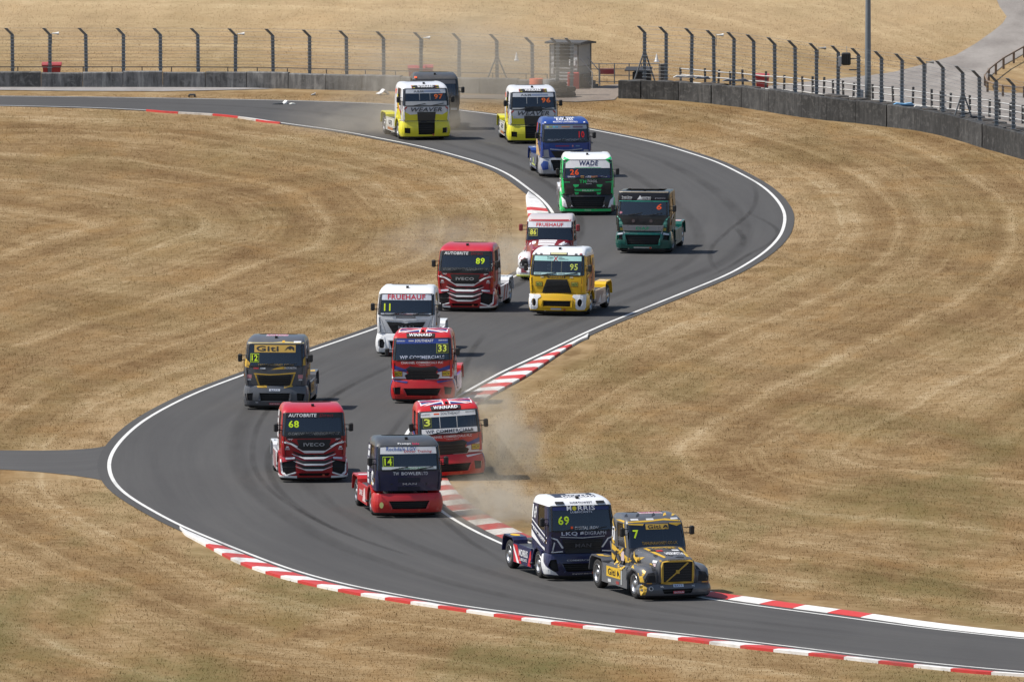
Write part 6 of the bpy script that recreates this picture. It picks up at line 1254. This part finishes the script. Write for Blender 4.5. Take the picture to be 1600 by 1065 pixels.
def truck_7():
    g = P_(GRY, 0.33); au = D((0.60, 0.38, 0.045)); auP = P_((0.55, 0.34, 0.04), 0.35)
    T = bonneted(1060, 938, 19, 'leading grey and gold bonneted race truck numbered 7 with a gold-framed square grille', g, g, g, g, g, P_((0.12, 0.125, 0.135)), auP)
    T.rect('roof_panel', -0.3, 0.5, 2.95, 3.3, D((0.5, 0.4, 0.42)), 1, 0, 'T'); T.text('TRUCK RACING', 0.1, 3.12, 0.7, 0.2, (0.45, 0.05, 0.1), 3, 0, 0.02, 'T')
    T.poly('roof_stripe', [(-0.92, 2.43), (-0.3, 2.46), (0.4, 2.50), (0.92, 2.43), (0.92, 2.40), (0.3, 2.45), (-0.3, 2.41), (-0.92, 2.40)], au, 1)
    for x in (-0.68, -0.15, 0.72): T.rect('sponsor_badge', x - .13, x + .13, 2.46, 2.51, D((0.55, 0.56, 0.58)), 2)
    T.poly('screen_surround', [(-0.93, 2.335), (-0.45, 2.30), (-0.40, 2.365), (-0.93, 2.365)], au, 0.8); T.poly('screen_surround', [(0.48, 2.34), (0.75, 2.26), (0.92, 2.32), (0.92, 2.365), (0.48, 2.365)], au, 0.8)
    T.rect('name_board', -0.36, 0.44, 2.17, 2.345, D((0.55, 0.36, 0.07)), 1.6); T.text('Giti', -0.07, 2.255, 0.45, 0.125, (0.02, 0.02, 0.02), 4, 0, 0.04); T.poly('sponsor_badge', [(0.22, 2.19), (0.28, 2.28), (0.34, 2.31), (0.41, 2.28), (0.41, 2.19), (0.35, 2.25), (0.30, 2.22)], D((0.02, 0.02, 0.02)), 4)
    T.number('7', -0.73, 2.03, 0.19, 0.27, NEON); T.text('TAHUNAHONEY.CO.UK', 0.08, 1.73, 1.26, 0.10, (0.32, 0.21, 0.05))
    # bonnet livery (seen from above and in front)
    T.text('GITI TIRE', 0.05, 1.62, 0.8, 0.24, (0.40, 0.26, 0.05), 2, 0, 0.02, 'T'); T.text('HERMITH', 0.14, 0.80, 0.62, 0.36, WHT, 2, 0, 0.02, 'T'); T.rect('sponsor_badge', -0.34, -0.12, 1.15, 1.32, D((0.5, 0.03, 0.04)), 2, 0, 'T'); T.rect('sponsor_badge', 0.22, 0.46, 1.2, 1.36, D(WHT), 2, 0, 'T')
    for pts in ([(-0.62, 1.75), (-0.50, 1.75), (-0.38, 0.95), (-0.30, 0.40), (-0.40, 0.3), (-0.52, 0.9)], [(0.60, 1.75), (0.72, 1.70), (0.62, 0.9), (0.50, 0.35), (0.42, 0.4), (0.50, 0.95)], [(-0.55, 1.85), (0.6, 1.85), (0.5, 1.78), (-0.45, 1.78)]): T.poly('bonnet_stripe', pts, au, 1, 0, 'T', 0.14)
    T.text('POWERTRAIN', 0.0, 1.355, 0.7, 0.04, (0.10, 0.09, 0.06), 2)
    for x in (-0.13, 0.20): pass
    T.rect('sponsor_badge', -0.62, -0.50, 1.16, 1.24, D(WHT), 1, 0, 'L') if False else None
    T.rect('sponsor_plate', -0.16, 0.20, 0.455, 0.545, D((0.60, 0.68, 0.76)), 2); T.text('BATT', 0.02, 0.50, 0.28, 0.055, (0.05, 0.08, 0.25), 4); T.rect('sponsor_plate', -0.18, 0.20, 0.245, 0.335, D((0.50, 0.05, 0.08)), 2, 0.01); T.text('DATSUN', 0.01, 0.29, 0.34, 0.055, WHT, 8)
    T.poly('bumper_badge', [(-0.92 + 0.075 * math.cos(a), 0.42 + 0.075 * math.sin(a)) for a in np.linspace(0, 6.28, 13)[:-1]], D((0.5, 0.5, 0.5)), 2); T.poly('bumper_badge', [(-0.92 + 0.05 * math.cos(a), 0.42 + 0.05 * math.sin(a)) for a in np.linspace(0, 6.28, 13)[:-1]], D((0.03, 0.03, 0.03)), 3)
    T.text('NC', -0.55, 0.48, 0.1, 0.05, WHT); T.text('NC', 0.55, 0.48, 0.1, 0.05, WHT); T.poly('bumper_stripe', [(-1.24, 0.2), (-1.10, 0.22), (-1.05, 0.45), (-1.16, 0.54), (-1.25, 0.52)], au, 2)
    T.poly('wing_stripe', [(-1.20, 0.62), (-1.12, 0.62), (-1.16, 0.80), (-1.05, 0.98), (-1.10, 1.04), (-1.22, 0.9)], au, 1)
    for d, k in (('L', -1), ('R', 1)):
        U = lambda y, z: (k * y, z)
        for pts in ([U(2.0, 1.25), U(3.2, 1.5), U(3.7, 1.62), U(3.7, 1.42), U(3.0, 1.3), U(2.3, 1.08)], [U(3.3, 1.02), U(3.7, 1.1), U(3.7, 1.3), U(3.4, 1.22)], [U(2.24, 1.58), U(2.34, 1.58), U(2.66, 2.36), U(2.56, 2.36)], [U(3.3, 2.1), U(3.7, 2.45), U(3.7, 2.3), U(3.45, 2.02)], [U(2.4, 2.38), U(3.4, 2.42), U(3.0, 2.46), U(2.4, 2.45)], [U(0.9, 1.02), U(1.7, 1.05), U(1.9, 1.3), U(1.2, 1.36), U(1.5, 1.2)]): T.poly('body_stripe', pts, au, 1, 0, d, 0.2)
        T.rect('number_panel', *sorted((k * 3.42, k * 3.66)), 1.72, 2.18, D(WHT), 2, 0, d); T.text('7', k * 3.54, 1.95, 0.17, 0.36, BLK, 4, 0, 0.02, d)
        T.rect('sponsor_badge', *sorted((k * 2.45, k * 2.75)), 1.12, 1.46, D((0.58, 0.46, 0.47)), 3, 0, d); T.rect('sponsor_badge', *sorted((k * 0.35, k * 0.58)), 1.02, 1.22, D((0.58, 0.46, 0.47)), 3, 0, d); T.rect('sponsor_badge', *sorted((k * 0.3, k * 0.62)), 1.24, 1.32, D((0.6, 0.62, 0.64)), 3, 0, d)
        T.rect('skirt_board', *sorted((k * 2.35, k * 3.75)), 0.52, 0.86, D((0.66, 0.42, 0.03)), 1, 0, d); T.text('Giti', k * (3.0 + 0.22 * (1 if d == 'L' else -1)), 0.69, 0.75, 0.22, (0.02, 0.02, 0.02), 3, 0, 0.04, d); T.poly('sponsor_badge', [U(2.40, .56), U(2.50, .72), U(2.62, .80), U(2.68, .70), U(2.66, .56), U(2.58, .66)], D((0.02, 0.02, 0.02)), 3, 0, d)
        T.rect('sponsor_badge', *sorted((k * 2.2, k * 2.32)), 0.35, 0.86, D((0.4, 0.42, 0.42)), 1, 0, d); T.rect('sponsor_badge', *sorted((k * 3.3, k * 3.6)), 0.34, 0.44, D((0.6, 0.6, 0.6)), 1, 0, d); T.rect('sponsor_badge', *sorted((k * 2.5, k * 2.8)), 0.33, 0.43, D((0.3, 0.05, 0.05)), 1, 0, d)
        sd = k
        T.poly('mudguard_stripe', [(sd * 0.75, 4.5), (sd * 0.95, 4.4), (sd * 1.15, 4.7), (sd * 1.1, 5.1), (sd * 0.9, 5.0), (sd * 0.95, 4.7)], au, 1, 0, 'T')
        T.rect('side_vent', *sorted((k * 1.60, k * 1.95)), 1.12, 1.4, NET_INFILL, 2, 0, d)
    kb = D((0.02, 0.02, 0.022)); rr = random.Random(3)
    for d, k in (('L', -1), ('R', 1)):
        for (y, z) in ((2.15, 1.15), (2.5, 1.5), (2.9, 1.2), (3.3, 1.32), (3.55, 1.7), (2.75, 1.42), (3.1, 1.05), (3.5, 2.25), (1.35, 1.12), (0.75, 1.15), (1.65, 1.28), (2.3, 0.9), (2.62, 0.92)):
            a, l, h = rr.uniform(-0.5, 0.9), rr.uniform(.18, .34), rr.uniform(.04, .08); c, s_ = math.cos(a), math.sin(a)
            pts = [(k * (y + u * c - v * s_), z + u * s_ + v * c) for u, v in ((-l, 0), (-l * .3, h), (l * .2, h * .4), (l, h * 1.2), (l * .4, -h * .6), (-l * .2, -h))]
            T.poly('camouflage_patch', pts, kb if rr.random() < .55 else au, 3 if rr.random() < .5 else 4, 0, d, 0.2)
    for (x, y) in ((-0.45, 1.3), (0.3, 1.5), (-0.1, 0.6), (0.55, 1.1), (-0.6, 0.7), (0.15, 0.3)):
        l, h = rr.uniform(.10, .2), rr.uniform(.10, .22); T.poly('camouflage_patch', [(x - l, y), (x, y + h), (x + l, y + h * .6), (x + l * .5, y - h), (x - l * .4, y - h * .5)], kb, 1.6, 0, 'T', 0.15)
    for x in (-0.86, -0.45, 0.1, 0.5, 0.8): T.poly('roof_patch', [(x - .12, 2.6), (x + .05, 2.75), (x + .14, 3.1), (x, 2.9)], kb if x < 0.2 else au, 1.2, 0, 'T', 0.2)
    for sd in (-1, 1): T.poly('wing_vent', [(sd * .70, 1.02), (sd * .84, 1.0), (sd * .80, 1.10), (sd * .70, 1.14)], TRIM, 2); T.rect('indicator', *sorted((sd * .88, sd * 1.06)), 0.575, 0.61, decal((0.55, 0.25, 0.03)), 1, 0.012)
    T.on_bumper('splitter', [(-1.5, 0.12), (1.5, 0.12), (1.5, 0.18), (-1.5, 0.18)], TRIM, 0.005, 0.1)
truck_7()
def truck_86():
    m = P_(MAROON); W = P_(WHT)
    T = bonneted(852, 439, -5, 'dark red and white bonneted race truck numbered 86, mostly hidden behind the yellow truck', m, m, P_((0.55, 0.50, 0.50)), W, W, W, None, P_((0.20, 0.015, 0.025)))
    T.rect('roof_stripe', -0.9, 0.9, 2.375, 2.45, D((0.30, 0.015, 0.03)), 1)
    T.rect('sun_strip', -0.92, 0.92, 2.12, 2.35, D((0.62, 0.64, 0.70)), 1); T.text('FRUEHAUF', 0.0, 2.235, 1.15, 0.15, (0.55, 0.04, 0.05), 3, 0, 0.03); T.number('86', -0.70, 1.92, 0.26, 0.22, (0.72, 0.74, 0.10), (0.03, 0.03, 0.03), (0.6, 0.65, 0.15))
    for i, (y, w) in enumerate(((1.55, 0.42), (1.15, 0.40), (0.72, 0.38))): T.rect('bonnet_sticker', -w, w * .85, y, y + 0.30, D(WHT), 1, 0, 'T')
    T.rect('bonnet_sticker', -0.80, -0.52, 1.1, 1.6, D(WHT), 1, 0, 'T'); T.poly('bonnet_sticker', [(0.48, 0.9), (0.62, 0.9), (0.80, 1.6), (0.66, 1.6)], D(WHT), 1, 0, 'T')
    for sd in (-1, 1):
        T.poly('wing_stripe', [(sd * 1.20, 0.80), (sd * 0.78, 0.78), (sd * 0.84, 0.96), (sd * 1.10, 1.02)], D(MAROON), 2); T.poly('wing_lettering_band', [(sd * 1.20, 0.66), (sd * 0.74, 0.62), (sd * 0.75, 0.72), (sd * 1.20, 0.77)], D((0.6, 0.6, 0.62)), 2); T.rect('bumper_print', *sorted((sd * 1.16, sd * 0.74)), 0.34, 0.52, D((0.16, 0.03, 0.04)), 1)
    T.on_bumper('bumper_lip', [(-1.6, 0.17), (1.6, 0.17), (1.6, 0.225), (-1.6, 0.225)], P_((0.62, 0.66, 0.06)), 0.04, 0.06)
    for d, k in (('L', -1), ('R', 1)): T.poly('side_panel', [(k * 2.05, 1.0), (k * 3.7, 1.0), (k * 3.7, 1.5), (k * 2.05, 1.52)], D((0.5, 0.5, 0.53)), 1, 0, d)
truck_86()

# ---- driver seen through the yellow truck's windscreen
def driver(T):
    M = T.root.matrix_basis.copy(); loc = M @ Vector((-0.50, 1.05, 1.15)) if False else T.root.matrix_basis @ Vector((0.0, 0.0, 0.0))
    o = empty('person'); o.matrix_basis = T.root.matrix_basis @ Matrix.Translation((-0.47, 1.02, 1.20)); o.empty_display_size = 0.1
    V = [(0, 0, 0), (0, .02, .25), (0, .02, .48), (0, .0, .60), (.19, .0, .47), (.27, -.16, .28), (.10, -.36, .44), (-.19, .0, .47), (-.27, -.16, .28), (-.10, -.36, .44), (.10, -.15, -.02), (.13, -.5, .0), (.13, -.55, -.15), (-.10, -.15, -.02), (-.13, -.5, .0), (-.13, -.55, -.15)]
    E = [(0, 1), (1, 2), (2, 3), (2, 4), (4, 5), (5, 6), (2, 7), (7, 8), (8, 9), (0, 10), (10, 11), (11, 12), (0, 13), (13, 14), (14, 15)]
    rr = [.15, .16, .17, .06, .085, .06, .045, .085, .06, .045, .10, .075, .06, .10, .075, .06]
    me = bpy.data.meshes.new('body'); me.from_pydata(V, E, []); b = link('body', me, o)
    sk = b.modifiers.new('skin', 'SKIN'); sb = b.modifiers.new('sub', 'SUBSURF'); sb.levels = sb.render_levels = 1
    for i, v in enumerate(me.skin_vertices[0].data): v.radius = (rr[i], rr[i] * 0.8); v.use_root = i == 0
    me.materials.append(plain((0.05, 0.055, 0.07), 0.8, 0, 'race_suit'))
    hm = MB(); hm.lathe([(0.001, 0.155), (0.07, 0.145), (0.115, 0.105), (0.138, 0.04), (0.14, -0.03), (0.128, -0.10), (0.10, -0.135), (0.09, -0.14)], (0, 0, 0), 'z', 18)
    h = hm.build('helmet', P_((0.75, 0.75, 0.76), 0.2), o, True); h.location = (0, -0.03, 0.76); h.scale = (0.92, 1.08, 1.0)
    MB().prism([(-0.105, -0.03), (0.105, -0.03), (0.11, 0.045), (-0.11, 0.045)], 'y', -0.143, -0.09).build('visor', TRIM, h)
    tag(o, 'driver in white helmet behind the yellow truck\'s windscreen', 'person')
driver(T95)
# ================================================================ GRASS TUFTS AND DUST (stuff)
def tufts(n):
    # uniform over the visible ground, rejected on asphalt, kerbs, gravel
    Y = rng.uniform(415, 775, n * 2); X = rng.uniform(-1, 1, n * 2) * (Y * 800 / FPX + 2.5)
    keep = ~poly_inside(TRACK, X, Y)
    X, Y = X[keep], Y[keep]
    # bilinear edge distance / height
    i = np.clip(np.searchsorted(xs, X) - 1, 0, nx - 2); j = np.clip(np.searchsorted(ys, Y) - 1, 0, ny - 2)
    e = Eg[j, i]
    px = X / Y * FPX + CX; py = YH + CAMH * FPX / Y
    k = (e > 0.05) & ~((px < 240) & (py > 702) & (py < 752)) & ~((py < 158) & (px > 690) & (Y < 712)) & ~((px > 950) & (py < np.interp(px, bar_x, bar_y) + 1) & (Y < 716)) & ~((X > 13) & (Y > 700) & (Y < 722)) & ~poly_inside([tuple(G(*p)[:2]) for p in GRAVEL_PX], X, Y) & ~((px < 900) & (py < 146) & (Y < 712))
    # keep clear of the kerbs
    k &= ~((e < 1.7) & (((px > 270) & (py > 825) & (py < 1075)) | ((px > 640) & (px < 930) & (py > 520) & (py < 900)) | ((px > 900) & (py > 880)) | ((px > 800) & (px < 870) & (py > 295) & (py < 440))))
    X, Y, e, i, j = X[k][:n], Y[k][:n], e[k][:n], i[k][:n], j[k][:n]; m = len(X)
    fx = (X - xs[i]) / (xs[i + 1] - xs[i]); fy = (Y - ys[j]) / (ys[j + 1] - ys[j])
    Z = (Hg[j, i] * (1 - fx) + Hg[j, i + 1] * fx) * (1 - fy) + (Hg[j + 1, i] * (1 - fx) + Hg[j + 1, i + 1] * fx) * fy
    h = rng.gamma(2.5, 0.010, m) + 0.01 + 0.04 * np.clip(1.0 - e, 0, 1) * rng.random(m); w = rng.uniform(0.012, 0.035, m); a = rng.uniform(0, math.pi, m); t = rng.uniform(-0.03, 0.03, (m, 2))
    dx, dy = np.cos(a) * w / 2, np.sin(a) * w / 2
    V = np.empty((m, 3, 3), np.float32)
    V[:, 0] = np.c_[X - dx, Y - dy, Z - 0.005]; V[:, 1] = np.c_[X + dx, Y + dy, Z - 0.005]; V[:, 2] = np.c_[X + t[:, 0], Y + t[:, 1], Z + h]
    me = bpy.data.meshes.new('dry_grass'); me.vertices.add(m * 3); me.vertices.foreach_set('co', V.ravel())
    me.loops.add(m * 3); me.loops.foreach_set('vertex_index', np.arange(m * 3, dtype=np.int32)); me.polygons.add(m); me.polygons.foreach_set('loop_start', np.arange(0, m * 3, 3, dtype=np.int32)); me.update()
    at = me.attributes.new('edge', 'FLOAT', 'POINT'); at.data.foreach_set('value', np.repeat(e, 3).astype(np.float32))
    me.materials.append(BLADES); tag(link('dry_grass', me), 'short dry straw-coloured grass covering the ground beside the circuit', 'grass', kind='stuff')
tufts(600000)

def dust_material(key, density):
    m = bpy.data.materials.new('dust'); m.use_nodes = True; nt = m.node_tree; nt.nodes.clear()
    out = nt.nodes.new('ShaderNodeOutputMaterial'); pv = nt.nodes.new('ShaderNodeVolumePrincipled')
    pv.inputs['Color'].default_value = (0.90, 0.79, 0.63, 1); pv.inputs['Anisotropy'].default_value = 0.1
    tc = nt.nodes.new('ShaderNodeTexCoord'); ln = nt.nodes.new('ShaderNodeVectorMath'); ln.operation = 'LENGTH'; nt.links.new(tc.outputs['Object'], ln.inputs[0])
    mr = nt.nodes.new('ShaderNodeMapRange'); mr.interpolation_type = 'SMOOTHSTEP'; mr.inputs[1].default_value = 1.0; mr.inputs[2].default_value = 0.15; nt.links.new(ln.outputs['Value'], mr.inputs[0])
    n = ramp(nt, noise(nt, tc.outputs['Object'], 1.9 + key * 0.13, 4, 0.6, 0.5), [(0.36, 0.0), (0.66, 1.0)])
    d = math_node(nt, 'MULTIPLY', math_node(nt, 'MULTIPLY', mr.outputs[0], n), density); nt.links.new(d, pv.inputs['Density']); nt.links.new(pv.outputs[0], out.inputs['Volume'])
    return m
def dust(i, px, py, r, z, density, label):
    bm = bmesh.new(); bmesh.ops.create_icosphere(bm, subdivisions=3, radius=1.0); me = bpy.data.meshes.new('dust_cloud'); bm.to_mesh(me); bm.free()
    me.materials.append(dust_material(i, density)); o = link('dust_cloud', me); p = G(px, py, h=0); o.location = (p.x, p.y, z); o.scale = r; tag(o, label, 'dust', kind='stuff')
DUST = [(655, 207, (4.2, 6, 2.3), 0.3, 0.26, 'dust hanging round truck 97 and the dark truck'), (705, 158, (8.5, 7, 4.2), 1.8, 0.17, 'pale dust drifting in front of the left wall'), (790, 160, (6, 7, 3.0), 1.0, 0.13, 'thin dust behind truck 96'), (590, 206, (6, 6, 1.9), 0.4, 0.22, 'dust low over the far asphalt left of truck 97'),
        (780, 742, (2.0, 5, 2.5), 0.9, 0.50, 'dust thrown up beside truck 3'), (775, 812, (2.2, 5.0, 1.6), 0.3, 0.80, 'dust along the kerb behind truck 69'), (728, 792, (1.6, 4.0, 1.1), 0.2, 0.5, 'dust above the kerb beside truck 14'), (803, 424, (1.7, 6, 1.6), 0.3, 0.5, 'dust behind the yellow truck and beside truck 86'), (700, 395, (4.2, 14, 1.5), 0.3, 0.08, 'faint dust over the grass behind truck 89'), (752, 640, (1.9, 5, 1.7), 0.3, 0.30, 'dust over the kerb beside truck 33')]
for i, d_ in enumerate(DUST): dust(i, *d_)
